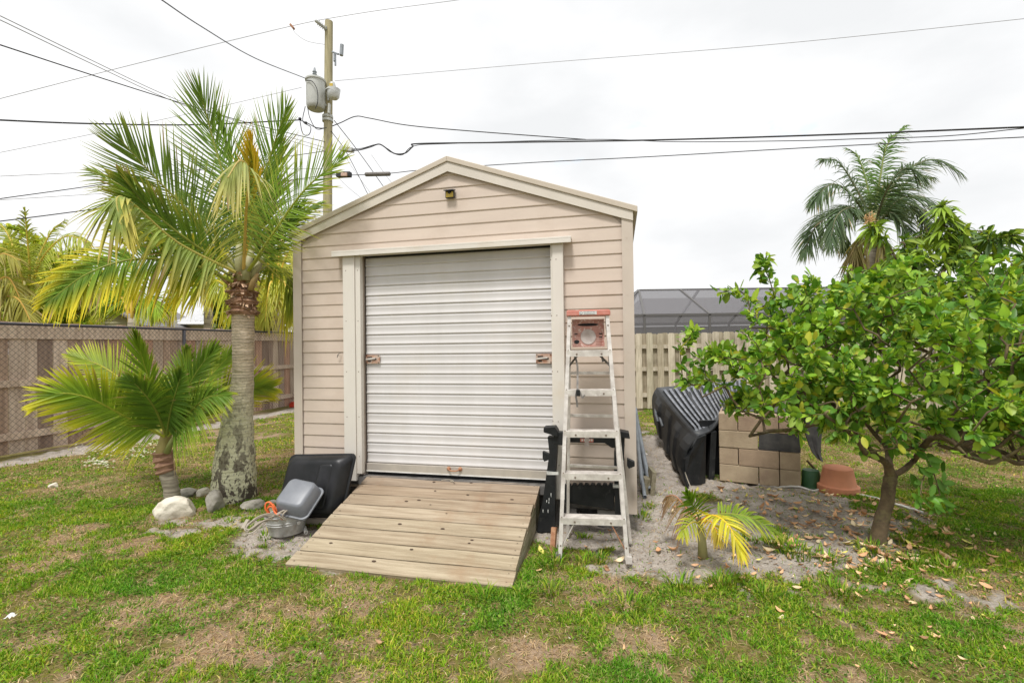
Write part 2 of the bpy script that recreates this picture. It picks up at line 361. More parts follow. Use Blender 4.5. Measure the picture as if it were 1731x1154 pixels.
X, Y = np.meshgrid(gx, gy, indexing='ij'); Z = gh(X,Y)
nx, ny = X.shape; idx = np.arange(nx*ny).reshape(nx,ny)
quads = np.stack([idx[:-1,:-1],idx[1:,:-1],idx[1:,1:],idx[:-1,1:]],-1).reshape(-1,4)
sand, dry = masks(X,Y)
gc = np.stack([sand, dry, np.zeros_like(sand)],-1).reshape(-1,3)
def ground_material():
    m = bpy.data.materials.new('soil_and_turf'); m.use_nodes = True
    nt = m.node_tree; N = nt.nodes; L = nt.links; bs = N['Principled BSDF']; bs.inputs['Roughness'].default_value = .97; bs.inputs['Specular IOR Level'].default_value = .15
    at = N.new('ShaderNodeAttribute'); at.attribute_name = 'Col'; sp = N.new('ShaderNodeSeparateColor'); L.new(at.outputs['Color'], sp.inputs[0])
    tc = N.new('ShaderNodeTexCoord')
    def noise(scale, det=8, lo=.35, hi=.65):
        n = N.new('ShaderNodeTexNoise'); n.inputs['Scale'].default_value = scale; n.inputs['Detail'].default_value = det; n.inputs['Roughness'].default_value = .65; L.new(tc.outputs['Object'], n.inputs[0])
        r = N.new('ShaderNodeMapRange'); r.inputs[1].default_value = lo; r.inputs[2].default_value = hi; L.new(n.outputs['Fac'], r.inputs[0]); return r.outputs[0], n.outputs['Fac']
    def mix(a, b, f):
        x = N.new('ShaderNodeMix'); x.data_type = 'RGBA'
        for s, v in ((6, a), (7, b)):
            if isinstance(v, tuple): x.inputs[s].default_value = (*v, 1)
            else: L.new(v, x.inputs[s])
        if isinstance(f, float): x.inputs[0].default_value = f
        else: L.new(f, x.inputs[0])
        return x.outputs[2]
    a, _ = noise(60); b, _ = noise(9)
    sandc = mix(mix((.46,.41,.355), (.29,.25,.21), a), (.17,.145,.12), noise(7,10,.49,.68)[0])
    sandc = mix(sandc, (.54,.49,.43), noise(150,4,.55,.75)[0])
    dryc = mix(mix((.34,.24,.16), (.18,.125,.08), a), (.50,.37,.24), noise(120,4,.5,.7)[0])
    turf = mix(mix((.12,.105,.025), (.19,.165,.045), b), (.28,.195,.11), noise(22,8,.52,.68)[0])
    turf = mix(turf, (.05,.05,.015), noise(90,4,.48,.72)[0])
    c = mix(turf, dryc, sp.outputs[1]); c = mix(c, sandc, sp.outputs[0]); L.new(c, bs.inputs['Base Color'])
    bp = N.new('ShaderNodeBump'); bp.inputs['Strength'].default_value = .8; bp.inputs['Distance'].default_value = .02
    _, f = noise(45, 10); L.new(f, bp.inputs['Height']); L.new(bp.outputs[0], bs.inputs['Normal'])
    return m
g = arr_mesh('ground', np.stack([X,Y,Z],-1).reshape(-1,3), quads=quads, cols=gc, material=ground_material(), smooth=True)
tag(g, kind='structure')

def in_shed(x, y, pad=0.0):
    sx, sy = shedlocal(x,y)
    return ((np.abs(sx) < 1.5+pad) & (sy > -.02-pad) & (sy < 3.8)) | ((sx > -.80-pad) & (sx < .775+pad) & (sy > -1.09-pad) & (sy < 0))
def blades(name, n, y0, y1, hmin, hmax, w, palette, dens, flat=False, label=None, power=2.0, parent=None):
    # sample in the part of the garden one can see, with a margin
    u = rng.random(n*3); yy = (y0**power + u*(y1**power-y0**power))**(1/power)
    xx = (rng.random(n*3)*2-1)*(yy*1.12+.6)
    p = dens(xx,yy); k = (rng.random(n*3) < p) & ~in_shed(xx,yy) & (fence_dist(xx,yy) > .12) & (xx < 9); xx = xx[k][:n]; yy = yy[k][:n]
    n = len(xx); zz = gh(xx,yy)-.002
    a = rng.random(n)*2*PI; h = hmin+(hmax-hmin)*rng.random(n)**1.5
    lean = (rng.random(n)**1.2*2.6+.25) if not flat else (3+rng.random(n)*4)
    b = rng.random(n)*2*PI
    ww = w*(.6+.8*rng.random(n))*(.6+.4*yy/3.5)
    P = np.stack([xx,yy,zz],-1); sd = np.stack([np.cos(a),np.sin(a),np.zeros(n)],-1)*ww[:,None]/2
    ld = np.stack([np.cos(b),np.sin(b),np.zeros(n)],-1)
    L = np.sqrt(1+lean**2); up = np.array([0,0,1.0])
    mid = P + (up*(h/L*(.62 if not flat else .9))[:,None] + ld*(h*lean/L*.4)[:,None])
    tip = P + (up*(h/L*(1.0 if not flat else .55))[:,None] + ld*(h*lean/L)[:,None])
    V = np.stack([P-sd,P+sd,mid+sd*.8,mid-sd*.8,tip],1).reshape(-1,3)
    i = np.arange(n)*5; q = np.stack([i,i+1,i+2,i+3],-1); t = np.stack([i+3,i+2,i+4],-1)
    pal = np.array(palette); c = pal[rng.integers(0,len(pal),n)]*(.7+.6*rng.random(n))[:,None]
    patch = fbm(xx,yy,1.7,3,77)[:,None]
    if not flat: c = c*(1+(patch-.5)*np.array([1.3,.5,.3]))
    cc = np.repeat(c,5,axis=0).reshape(n,5,3); cc[:,4] *= 1.15
    return arr_mesh(name, V, q, t, cc.reshape(-1,3), M['grass'])
def dens_green(x,y):
    s,d = masks(x,y); cl = np.clip((fbm(x,y,7,4,55)-.41)/.16,.05,1)
    return np.clip((1-s)**2*(1-.82*d)*cl + .01,0,1)
def dens_dry(x,y):
    s,d = masks(x,y); return np.clip(.22*(1-s)+.9*d+.04*s,0,1)
green = [(.16,.33,.012),(.12,.28,.010),(.23,.39,.018),(.08,.20,.008),(.35,.42,.04),(.19,.36,.014),(.46,.42,.10),(.27,.39,.02)]
straw = [(.52,.38,.20),(.42,.29,.15),(.60,.46,.27),(.34,.22,.11)]
grassN = 1.0
o1 = blades('grass', int(300000*grassN), 1.75, 4.6, .012, .044, .0062, green, dens_green)
o2 = blades('grass', int(120000*grassN), 4.4, 12.5, .018, .045, .0085, green, dens_green, power=1.6)
def weeds(n):
    yy = (1.75**2+rng.random(n*3)*(5.6**2-1.75**2))**.5; xx = (rng.random(n*3)*2-1)*(yy*1.12+.5)
    sd_, dr_ = masks(xx,yy); cl = np.clip((fbm(xx,yy,3.1,4,120)-.44)/.12,0,1); k = (rng.random(n*3) < (1-sd_)**2*(1-.7*dr_)*cl+.01) & ~in_shed(xx,yy)
    xx = xx[k][:n]; yy = yy[k][:n]; n = len(xx); zz = gh(xx,yy)+.006+.018*rng.random(n); a = rng.random(n)*6.28; L = .0035+.0065*rng.random(n)**1.5
    u = np.stack([np.cos(a),np.sin(a),rng.normal(size=n)*.35],-1)*L[:,None]; v = np.stack([-np.sin(a),np.cos(a),rng.normal(size=n)*.35],-1)*(L*.62)[:,None]; P = np.stack([xx,yy,zz],-1)
    V = np.stack([P-u,P-u*.3-v,P+u*.55-v*.8,P+u,P+u*.55+v*.8,P-u*.3+v],1).reshape(-1,3); i = np.arange(n)*6; Q = np.concatenate([np.stack([i,i+1,i+4,i+5],-1),np.stack([i+1,i+2,i+3,i+4],-1)])
    c = np.array([(.09,.20,.015),(.13,.25,.02),(.07,.16,.012),(.19,.28,.03)])[rng.integers(0,4,n)]*(.7+.6*rng.random(n))[:,None]
    tag(arr_mesh('weeds', V, Q, None, np.repeat(c,6,axis=0), M['grass']), 'small round leaved weeds mixed into the near lawn', 'weeds', kind='stuff')
weeds(42000)
o3 = blades('dry_thatch', int(165000*grassN), 1.75, 7.5, .03, .075, .0042, straw, dens_dry, flat=True)
tag(o1, 'short patchy green lawn grass in the foreground', 'grass', kind='stuff'); tag(o2, 'short green lawn grass farther back by the fences', 'grass', kind='stuff'); tag(o3, 'dry tan thatch lying between the grass', 'thatch', kind='stuff')
# taller dark tufts
def tufts(name, spots, label, cat, h=.065, n=70, r=.07, pal=None, seed=3):
    rs = np.random.default_rng(seed); V=[];T=[];Q=[];Cc=[]
    for (px,py,sc) in spots:
        cx, cy = wpt(px,py)
        m = int(n*sc); rr = r*sc*np.sqrt(rs.random(m)); aa = rs.random(m)*2*PI; x = cx+rr*np.cos(aa); y = cy+rr*np.sin(aa)
        z = gh(x,y)-.002; hh = h*(.4+.7*rs.random(m))*min(sc,1.2); ln = .3+rs.random(m)*.9
        for j in range(m):
            d = np.array([math.cos(aa[j]+rs.normal()*.6), math.sin(aa[j]+rs.normal()*.6), 0]); s = np.array([-d[1],d[0],0])*.003
            p = np.array([x[j],y[j],z[j]]); b = len(V)
            mid = p + d*hh[j]*ln[j]*.35 + np.array([0,0,hh[j]*.6]); tip = p + d*hh[j]*ln[j] + np.array([0,0,hh[j]*.85])
            V += [p-s,p+s,mid+s,mid-s,tip]; Q.append([b,b+1,b+2,b+3]); T.append([b+3,b+2,b+4])
            c = np.array((pal or green)[rs.integers(0,len(pal or green))])*(.6+.5*rs.random()); Cc += [c]*5
    o = arr_mesh(name, np.array(V), np.array(Q), np.array(T), np.array(Cc), M['grass']); return tag(o, label, cat, kind='stuff')
tsp = [(1330,925,1.7),(1345,935,1.5),(1395,940,1.5),(1310,915,1.3),(1260,905,.8),(1085,870,1.0),(1098,857,.8),(1530,915,1.2),(1475,930,1.4),(1540,950,1.2),(930,955,1.3),(945,945,1.1),(1010,945,1.0),(985,950,.9),(885,1008,.8),(1150,985,1.2),(1240,985,1.3),(1060,1020,1.3),(820,1010,1.2),(930,1000,1.0),(1320,900,.9),(990,905,.9),(1215,985,1.2),(1285,915,.8),(1490,905,1.1),(1290,1000,1.4),(1500,965,1.2),(1420,1000,1.3),(1560,905,1.2),(1600,960,1.3),
       (450,905,.8),(560,880,.6),(388,880,.7),(420,890,.6)]
tufts('grass', tsp, 'darker taller tufts of grass scattered on the sand and lawn edge', 'grass')
# leaves on the sand
def leaf_litter():
    V=[];Fq=[];Cc=[]; rs = random.Random(5)
    cl = [(1330,860,170,45,110),(1420,915,150,60,240),(1530,900,110,60,170),(1330,900,160,70,80),(1600,1000,150,90,90),(1650,870,90,60,14),(1320,970,160,60,38),(1450,860,110,25,30),(1000,930,90,50,10),(1150,1090,600,70,14)]
    for (cx,cy,sx,sy,n) in cl:
        for _ in range(n):
            px = rs.gauss(cx,sx*.55); py = rs.gauss(cy,sy*.55)
            if py < 800 or py > 1190: continue
            w = G(px,py); 
            if in_shed(np.array([w.x]),np.array([w.y]),.03)[0] or w.y>6.5: continue
            L = rs.choice((.025,.035,.045,.055,.065,.075))*rs.uniform(.85,1.15)*(.72 if py > 960 else 1); W = L*rs.uniform(.36,.52); z = float(gh(np.array([w.x]),np.array([w.y]))[0])+rs.uniform(.004,.02)
            R = Matrix.Translation((w.x,w.y,z)) @ Matrix.Rotation(rs.uniform(0,6.28),4,'Z') @ Matrix.Rotation(rs.gauss(0,.3),4,'X') @ Matrix.Rotation(rs.gauss(0,.2),4,'Y')
            curl = rs.uniform(.2,1.25); b = len(V); base = rs.choice([(.68,.40,.21),(.74,.46,.25),(.60,.33,.17),(.76,.55,.33),(.40,.22,.11),(.70,.42,.24),(.64,.58,.14),(.80,.66,.44),(.50,.30,.17)])
            k = rs.uniform(.75,1.15); c = tuple(v*k for v in base)
            for i in range(6):
                t = i/5; wd = W*math.sin(PI*min(max(t,.03),.97))**.7; zc = curl*L*.35*(1-(2*t-1)**2)*-1+curl*L*.3
                for j in (-1,0,1):
                    V.append(tuple(R @ Vector(((t-.5)*L, j*wd/2, zc + abs(j)*curl*wd*.45)))); Cc.append(tuple(v*(1.1 if j==0 else 1) for v in c))
            for i in range(5):
                for j in range(2): Fq.append((b+i*3+j, b+i*3+j+1, b+i*3+j+4, b+i*3+j+3))
    o = arr_mesh('leaf_litter', np.array(V), np.array(Fq), None, np.array(Cc), M['deadleaf'])
    tag(o, 'dry orange brown leaves fallen on the sand under the broad leaved tree', 'dead leaves', kind='stuff')
leaf_litter()
def crumbs():
    V=[];Q=[];Cc=[]; rs = random.Random(15)
    for (cx,cy,sx,sy,n) in ((1250,900,260,90,1500),(1420,930,220,70,900),(1110,880,70,130,500),(500,910,160,45,500),(1000,930,90,45,350),(330,890,130,30,250),(700,1040,500,70,700)):
        for _ in range(n):
            px, py = rs.gauss(cx,sx*.6), rs.gauss(cy,sy*.6)
            if py < 735 or py > 1150: continue
            w = G(px,py)
            if in_shed(np.array([w.x]),np.array([w.y]),.02)[0]: continue
            z = float(gh(np.array([w.x]),np.array([w.y]))[0])+rs.uniform(.001,.005); L = rs.uniform(.004,.016)*(2.2 if rs.random()<.08 else 1); a = rs.uniform(0,6.28); d = Vector((math.cos(a),math.sin(a),rs.uniform(-.1,.3)))*L; e = Vector((-math.sin(a),math.cos(a),rs.uniform(-.3,.3)))*rs.uniform(.0015,.005)
            p = Vector((w.x,w.y,z)); b = len(V); V += [p-d*.5-e,p-d*.5+e,p+d*.5+e*.6,p+d*.5-e*.6]; Q.append((b,b+1,b+2,b+3)); k = rs.uniform(.6,1.2); c = rs.choice(((.10,.07,.05),(.30,.17,.09),(.45,.30,.17),(.06,.05,.04),(.55,.48,.38))); Cc += [tuple(v*k for v in c)]*4
    tag(arr_mesh('twig_litter', np.array([list(v) for v in V]), np.array(Q), None, np.array(Cc), M['deadleaf']), 'fine twigs and crumbled leaf bits on the bare sand', 'litter', kind='stuff')
crumbs()
def petals():
    V=[];Q=[]; rs = random.Random(9)
    for (cx,cy,sx,sy,n) in ((205,765,55,8,150),(160,785,20,6,40),(250,755,25,5,50),(175,788,8,4,20)):
        for _ in range(n):
            w = G(rs.gauss(cx,sx*.6), rs.gauss(cy,sy*.7)); s = rs.uniform(.006,.013); b = len(V); z = float(gh(np.array([w.x]),np.array([w.y]))[0])+rs.uniform(.03,.05)
            for (i,j,k) in ((-s,-s,0),(s,-s,s),(s,s,0),(-s,s,s)): V.append((w.x+i,w.y+j,z+k))
            Q.append((b,b+1,b+2,b+3))
    tag(arr_mesh('white_flowers', np.array(V), np.array(Q), None, np.full((len(V),3),.8), M['grass']), 'tiny white flowers in the lawn behind the small palm', 'flowers', kind='stuff')
petals()
#@@SPLIT
# ============================================================ SHED
HW = 1.525; EZ = 2.535; AZ = 3.075; WB = .21
shed = thing('garden_shed', 'beige vinyl sided garden shed with gable roof and white roll up door', 'shed', matrix=SM)
def roofz(x): return AZ - (AZ-EZ)*abs(x)/HW
DL, DR, DB, DT = -.817, .879, .352, 2.275
TLx, TRx = -.985, .985
# siding courses
sd = MB(); CS = .1083; z = WB+.02; k = 0
def course(xa, xb, z0, z1, clip=True):
    """one clapboard; the ends follow the roof slope"""
    def lim(x, zz):
        if not clip: return x
        lx = HW*(AZ-.09-zz)/(AZ-EZ)
        return max(min(x, lx), -lx)
    a0, b0, a1, b1 = lim(xa,z0), lim(xb,z0), lim(xa,z1), lim(xb,z1)
    if b0-a0 < .02: return
    jy = random.uniform(-.0012,.0012)
    yb, yt = -.0092+jy, -.002+jy
    sd.add([(a0,yb,z0+.006),(b0,yb,z0+.006),(b1,yt,z1+.002),(a1,yt,z1+.002)], [(0,1,2,3)])
    sd.add([(a0,yb+.003,z0),(b0,yb+.003,z0),(b0,yb,z0+.006),(a0,yb,z0+.006)], [(0,1,2,3)])
    sd.add([(a0,.0,z0+.001),(b0,.0,z0+.001),(b0,yb+.003,z0),(a0,yb+.003,z0)], [(0,1,2,3)])
while z < AZ-.12:
    z1 = z+CS
    if z1 < DT+.04: course(-HW+.07, TLx+.01, z, z1); course(TRx-.01, HW-.07, z, z1)
    else: course(-HW+.07, HW-.07, z, z1)
    z = z1
sd.build('siding', M['siding'], shed, local=True)
wl = MB()   # wall core behind the siding, with the door opening, sides and back
wl.prism([(-HW+.01,WB),(DL-.02,WB),(DL-.02,DT+.06),(DR+.02,DT+.06),(DR+.02,WB),(HW-.01,WB),(HW-.01,EZ-.03),(0,AZ-.03),(-HW+.01,EZ-.03)], .004, .06)
wl.box((HW-.07,.061,WB),(HW-.012,3.6,EZ-.03)); wl.box((-HW+.012,.061,WB),(-HW+.07,3.6,EZ-.03))
wl.prism([(-HW+.01,WB),(HW-.01,WB),(HW-.01,EZ-.03),(0,AZ-.03),(-HW+.01,EZ-.03)], 3.601, 3.66)
wl.build('wall', M['siding'], shed, local=True)
# side wall laps (right side just visible edge on)
for sx in (-1, 1):
    for a,b in ((0,.075),):
        ct = MB(); xo = sx*HW
        zb = .13 if sx > 0 else .2
        ct.box((min(xo, xo-sx*.078),-.024,zb),(max(xo, xo-sx*.078),-.0165,EZ-.0))
        ct.box((min(xo+sx*.008, xo),-.024,zb),(max(xo+sx*.008, xo),.09,EZ-.03))
        for zz in (.5,.95,1.4,1.85,2.3): ct.box((xo-sx*.04-.004,-.026,zz-.004),(xo-sx*.04+.004,-.0239,zz+.004))
        ct.build('corner_trim', M['trim'], shed, local=True)
# rake trim + roof
for sx in (-1, 1):
    rk = MB()
    p = [(0,AZ-.030),(sx*(HW+.010),EZ-.034),(sx*(HW+.010),EZ-.105),(sx*(HW-.078),EZ-.078),(0,AZ-.112)]
    if sx < 0: p = p[::-1]
    rk.prism(p, -.034, -.0245); rk.build('rake_trim', M['cream2'], shed, local=True)
    rf = MB(); t = .022
    q = [(0,AZ+.018),(0,AZ-.028),(sx*(HW+.045),EZ-.044),(sx*(HW+.045),EZ+.004)]
    if sx > 0: q = q[::-1]
    rf.prism(q, -.045, 3.72)
    rf.build('roof', M['roof'], shed, local=True, bevel=.004)
# door posts
for (xa, xb, nm) in ((TLx, DL-.004, -1), (DR+.004, TRx, 1)):
    dp = MB(); zb = .285 if nm < 0 else .23
    fx0, fx1 = (xa, xa+.115) if nm < 0 else (xb-.085, xb)
    dp.box((fx0,-.075,zb),(fx1,-.0165,DT+.005))
    if nm < 0: dp.box((fx1+.001,-.062,DB-.005),(xb,-.0165,DT+.003))
    else: dp.box((xa,-.062,DB-.005),(fx0-.001,-.0165,DT+.003))
    sc = MB()
    for zz in (2.15,1.7,1.25,.85,.5):
        for xx in ((fx0+.03,-.075),(fx1+.025 if nm<0 else fx0-.015,-.062)):
            sc.lathe([(0,-.003),(.0045,-.002),(.0045,0)], m=Matrix.Translation((xx[0],xx[1],zz)) @ Matrix.Rotation(-PI/2,4,'X'), n=8)
    dp.build('door_post', M['cream'], shed, local=True, bevel=.0015, extra=[(sc, M['screw'])])
hd = MB(); hd.box((-1.07,-.115,2.305),(1.055,-.017,2.322)); hd.box((-1.07,-.115,2.272),(1.055,-.107,2.3045)); hd.box((DL-.15,-.06,2.277),(DR+.08,-.02,2.3045))
hd.build('door_header', M['cream'], shed, local=True, bevel=.002)
# rolling door
dr = MB(); per = .0868; z0 = DB+.075; prof = []
nw = int(round((DT-z0)/per)); per = (DT-z0)/nw
shape = [(0,.0065),(.035,.002),(.08,-.0055),(.13,-.0068),(.22,-.0045),(.34,-.0008),(.46,.0003),(.62,.0002),(.78,-.0008),(.90,-.0022),(.95,.001)]
for i in range(nw):
    for a, y in shape: prof.append((z0+(i+a)*per, y+.03))
prof.append((DT,.042)); b = 0; xs = np.linspace(DL, DR, 15)
vs = [(x, y+.0012*math.sin(x*5+zz*3), zz) for zz, y in prof for x in xs]; n = len(xs)
dr.add(vs, [(i*n+j, i*n+j+1, (i+1)*n+j+1, (i+1)*n+j) for i in range(len(prof)-1) for j in range(n-1)])
door = dr.build('roll_up_door', M['rolldoor'], shed, local=True, smooth=True)
bb = MB(); bb.box((DL,.008,DB+.012),(DR,.04,DB+.074)); bb.build('bottom_bar', M['bar'], door, local=True, bevel=.002)
bb = MB(); bb.box((DL,.002,DB+.002),(DR,.04,DB+.0115)); bb.build('bottom_seal', M['whitep'], door, local=True)
for lo_,hi_ in (((DL,.048,DT-.03),(DR,.062,DT+.059)),((DL,-.02,DT+.006),(DR,.047,DT+.03))):  # added dark boxes that block the bright gap above the door
    bb = MB(); bb.box(lo_,hi_); bb.build('upper_gap_blocker', M['dark'], shed, local=True)
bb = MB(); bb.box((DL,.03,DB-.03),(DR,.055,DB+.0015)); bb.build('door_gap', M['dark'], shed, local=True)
hx = F(768,795).x; hb = MB(); hz = DB+.055
pts = [Vector((hx-.05,.004,hz+.004)),Vector((hx-.045,-.018,hz)),Vector((hx-.02,-.028,hz-.006)),Vector((hx+.02,-.028,hz-.006)),Vector((hx+.045,-.018,hz)),Vector((hx+.05,.004,hz+.004))]
hb.tube(pts,.006,8)
for xx in (hx-.052,hx+.052): hb.lathe([(0,-.012),(.015,-.010),(.018,-.004),(.018,.004)], m=Matrix.Translation((xx,.006,hz+.004)) @ Matrix.Rotation(PI/2,4,'X') @ Matrix.Scale(-1,4,(0,0,1)), n=14)
hb.build('door_handle', M['rust'], door, local=True, smooth=True)
for nm, (a, b) in enumerate((((617,600),(642,614)),((906,598),(934,614)))):
    A = F(*a,.015); B = F(*b,.015); x0,x1 = max(A.x,DL+.002),min(B.x,DR-.002); zt,zb = A.z,B.z
    lp = MB(); lp.box((x0,.012,zb),(x1,.02,zt)); 
    sl = MB(); h = zt-zb
    sl.box((x0+.006,.0085,zb+h*.42),(x1-.03,.0115,zb+h*.58)); 
    for (px_, pz_) in ((x0+.008,zt-.008),(x1-.012,zt-.008),(x1-.012,zb+.008),(x0+.008,zb+.008)): sl.box((px_-.004,.009,pz_-.004),(px_+.004,.0115,pz_+.004))
    sl.box((x0+.02,.0085,zb+h*.2),(x0+.05,.0115,zb+h*.33)); sl.box((x0+.015,.0085,zb+h*.68),(x0+.06,.0115,zb+h*.80))
    pl = lp.build('latch_plate', M['rustlight'], door, local=True, extra=[(sl, M['dark'])])
    br = MB(); br.bar((x0+.004,.004,zb+h*.5),(x1-.04,.004,zb+h*.62),.008,.014); br.build('latch_bolt', M['alu'], pl, local=True)
# footing
ft = MB()
for xa in (-1.44,-.95,.95,1.32): ft.box((xa-.1,.06,-.03),(xa+.1,.30,.12))
for i in range(3): ft.box((-1.46,.32+i*1.1,-.03),(1.46,.5+i*1.1,.10))
ft.box((-1.5,.07,.1205),(1.5,.12,.209)); ft.box((-1.5,.125,.1205),(-1.42,3.6,.209)); ft.box((1.42,.125,.1205),(1.5,3.6,.209))
ft.build('footing', M['found'], shed, local=True)
st = MB(); st.box((-.98,-.045,.245),(.90,.028,.322)); st.build('door_sill', M['found'], shed, local=True, bevel=.004)
# ramp
ramp = thing('timber_ramp', 'weathered plank ramp with mossy edges leading up to the roll up door', 'ramp', matrix=SM)
RT, RB, RLn = .327, .022, 1.0715
slope = math.atan2(RT-RB, RLn); y0 = -RLn-.012
RM = Matrix.Translation((0,y0,RB)) @ Matrix.Rotation(slope,4,'X')
Lr = math.hypot(RLn, RT-RB); nb = 8; bw = Lr/nb
rb = random.Random(2)
tint = [(1.05,1.03,.92),(1.0,.98,.86),(.96,.92,.82),(1.02,1.0,.9),(1.04,1.0,.92),(.92,.86,.78),(.88,.80,.72),(.84,.78,.74)]
for i in range(nb):
    m = MB(); w = bw-.009; ex = rb.uniform(-.006,.006); ex2 = rb.uniform(-.006,.006)
    xa, xb = -.788+ex-(.01 if i==0 else 0), .762+ex2; ya, yb = i*bw, i*bw+w
    # slightly cupped, uneven board with worn edge
    nx_ = 18; vs = []; th = -.036
    for j in range(nx_+1):
        x = xa+(xb-xa)*j/nx_; e = .0022*math.sin(j*.9+i*2)+rb.uniform(-.0008,.0008); wz = .0015*math.sin(j*.5+i)
        vs += [(x,ya+e*.4,-.005+wz),(x,ya+.006+e,0+wz),(x,(ya+yb)/2,-.0015+wz),(x,yb-.006+e,0+wz),(x,yb,-.005+wz),(x,yb,th),(x,ya,th)]
    fs = [(j*7+k, (j+1)*7+k, (j+1)*7+(k+1)%7, j*7+(k+1)%7) for j in range(nx_) for k in range(7)] + [tuple(range(6,-1,-1)), tuple(nx_*7+k for k in range(7))]
    m.add([RM @ Vector(v) for v in vs], fs, tint[i])
    kn = MB()
    for _ in range(rb.choice((1,2,3))):
        kx, ky = rb.uniform(-.7,.7), ya+rb.uniform(.03,w-.03); r0 = rb.uniform(.004,.009); nn = 10
        kn.add([RM @ Vector((kx+r0*1.9*math.cos(2*PI*k/nn), ky+r0*math.sin(2*PI*k/nn), .0022)) for k in range(nn)], [tuple(range(nn))])
    for kx in (-.745,.725):
        for ky in (ya+.03,yb-.03): 
            nn=8; kn.add([RM @ Vector((kx+rb.uniform(-.006,.006)+.0035*math.cos(2*PI*k/nn), ky+.0035*math.sin(2*PI*k/nn), .0024)) for k in range(nn)], [tuple(range(nn))])
    m.build('deck_board', M['rampwood'], ramp, local=True, extra=[(kn, M['knot'])])
for xa in (-.76,-.02,.722):
    m = MB(); yy0, yy1 = y0+.03, -.03
    zt = lambda y: RB+(y-y0)*math.tan(slope)-.040
    pol = [(yy0,-.04),(yy1,.03),(yy1,zt(yy1)),(yy0,zt(yy0)+.0)]
    vs = [(xa,a,b) for a,b in pol]+[(xa+.038,a,b) for a,b in pol]
    m.add(vs, [(3,2,1,0),(4,5,6,7),(0,1,5,4),(1,2,6,5),(2,3,7,6),(3,0,4,7)]); m.build('side_stringer', M['rampside'], ramp, local=True)
m = MB(); m.box((-.77,y0-.004,-.055),(.765,y0+.029,-.018)); m.build('front_board', M['rampside'], ramp, local=True, bevel=.003)
# string loop on the ramp, hook on the siding
p = [RM @ Vector((hx-.10+.07*math.sin(t*.5)+t*.012, Lr-.035+.014*math.sin(t*1.05), .006)) for t in np.linspace(0,6,18)]
m = MB(); m.tube(p,.0035,6); tag(m.build('rope_loop', M['beigecord'], None, local=True, frame=SM), 'small loop of tan cord lying on top of the ramp below the door handle', 'rope')
hk = F(573,600,-.02); m = MB(); m.tube([hk+Vector((.012,0,.02)),hk+Vector((.006,-.012,.012)),hk+Vector((-.004,-.016,-.004)),hk+Vector((-.012,-.008,-.02))],.003,6); m.tube([hk+Vector((-.01,-.012,.004)),hk+Vector((.012,-.014,-.006))],.0025,6)
tag(m.build('wall_hook', M['strap'], None, local=True, frame=SM), 'small dark metal hook on the siding left of the door', 'hook')
# solar lamp
sc = F(761,329,-.03); sl = thing('solar_wall_light', 'small black and yellow solar lamp below the gable peak of the shed', 'wall light', matrix=SM)
m = MB(); w=.04; m.prism([(sc.x-w,sc.z-.03),(sc.x+w,sc.z-.03),(sc.x+w,sc.z+.035),(sc.x-w,sc.z+.035)], -.045,-.014); m.build('housing', M['solar'], sl, local=True, bevel=.004)
m = MB(); m.add([(sc.x-w-.004,-.016,sc.z+.046),(sc.x+w+.004,-.016,sc.z+.046),(sc.x+w+.004,-.075,sc.z+.030),(sc.x-w-.004,-.075,sc.z+.030),(sc.x-w-.004,-.016,sc.z+.037),(sc.x+w+.004,-.016,sc.z+.037),(sc.x+w+.004,-.075,sc.z+.021),(sc.x-w-.004,-.075,sc.z+.021)], [(0,3,2,1),(4,5,6,7),(3,7,6,2),(0,4,7,3),(1,2,6,5),(0,1,5,4)]); m.build('solar_panel', M['solar'], sl, local=True)
m = MB(); m.box((sc.x-.033,-.049,sc.z-.026),(sc.x+.033,-.046,sc.z+.006)); m.box((sc.x-.033,-.049,sc.z+.0065),(sc.x-.016,-.046,sc.z+.018)); m.box((sc.x+.016,-.049,sc.z+.0065),(sc.x+.033,-.046,sc.z+.018)); m.build('led_panel', M['amber'], sl, local=True)
m = MB(); m.lathe([(0,-.014),(.009,-.010),(.012,-.004),(.012,.0)], m=Matrix.Translation((sc.x,-.0495,sc.z+.012)) @ Matrix.Rotation(-PI/2,4,'X'), n=14); m.build('motion_sensor', M['solar'], sl, local=True, smooth=True)
#@@SPLIT
# ============================================================ LADDER
LY = math.radians(-6.9); LO = Vector((.531,3.2,0)); LM = Matrix.Translation(LO) @ Matrix.Rotation(LY,4,'Z')
lad = thing('step_ladder', 'paint spattered aluminium step ladder with red top standing open by the shed', 'ladder', matrix=LM)
ftop = 1.70; fy = .27
def fr(sx, z): t = z/ftop; return Vector((sx*(.236+(.146-.236)*t), fy*t, z))
def bev_bar(name, a, b, w, t, mt, up=(0,1,0)):
    m = MB(); m.bar(a,b,w,t,up); return m.build(name, mt, lad, local=True, bevel=.002)
for sx in (-1,1):
    m = MB(); a, b = fr(sx,0), fr(sx,ftop)       # channel rail: web + two flanges
    m.bar(a,b,.004,.066,(0,1,0)); off = Vector((-sx*.012,0,0))
    for yy in (-.031,.031): m.bar(a+off+Vector((0,yy,0)), b+off+Vector((0,yy,0)), .024,.004,(0,1,0))
    rv = MB()
    for zz in (.28,.57,.855,1.14,1.42,1.6,.1):
        c = fr(sx,zz); rv.lathe([(0,.004),(.005,.003),(.006,0)], m=Matrix.Translation((c.x-sx*.012,c.y-.034,zz)) @ Matrix.Rotation(PI/2,4,'X'), n=8)
    r = m.build('front_rail', M['alu'], lad, local=True, extra=[(rv, M['screw'])])
    f = MB(); f.bar(a+Vector((0,0,-.004)),a+Vector((0,.006,.045)),.034,.075,(0,1,0)); f.build('foot', M['strap' if sx<0 else 'alu'], r, local=True, bevel=.003)
LI = LM.inverted()
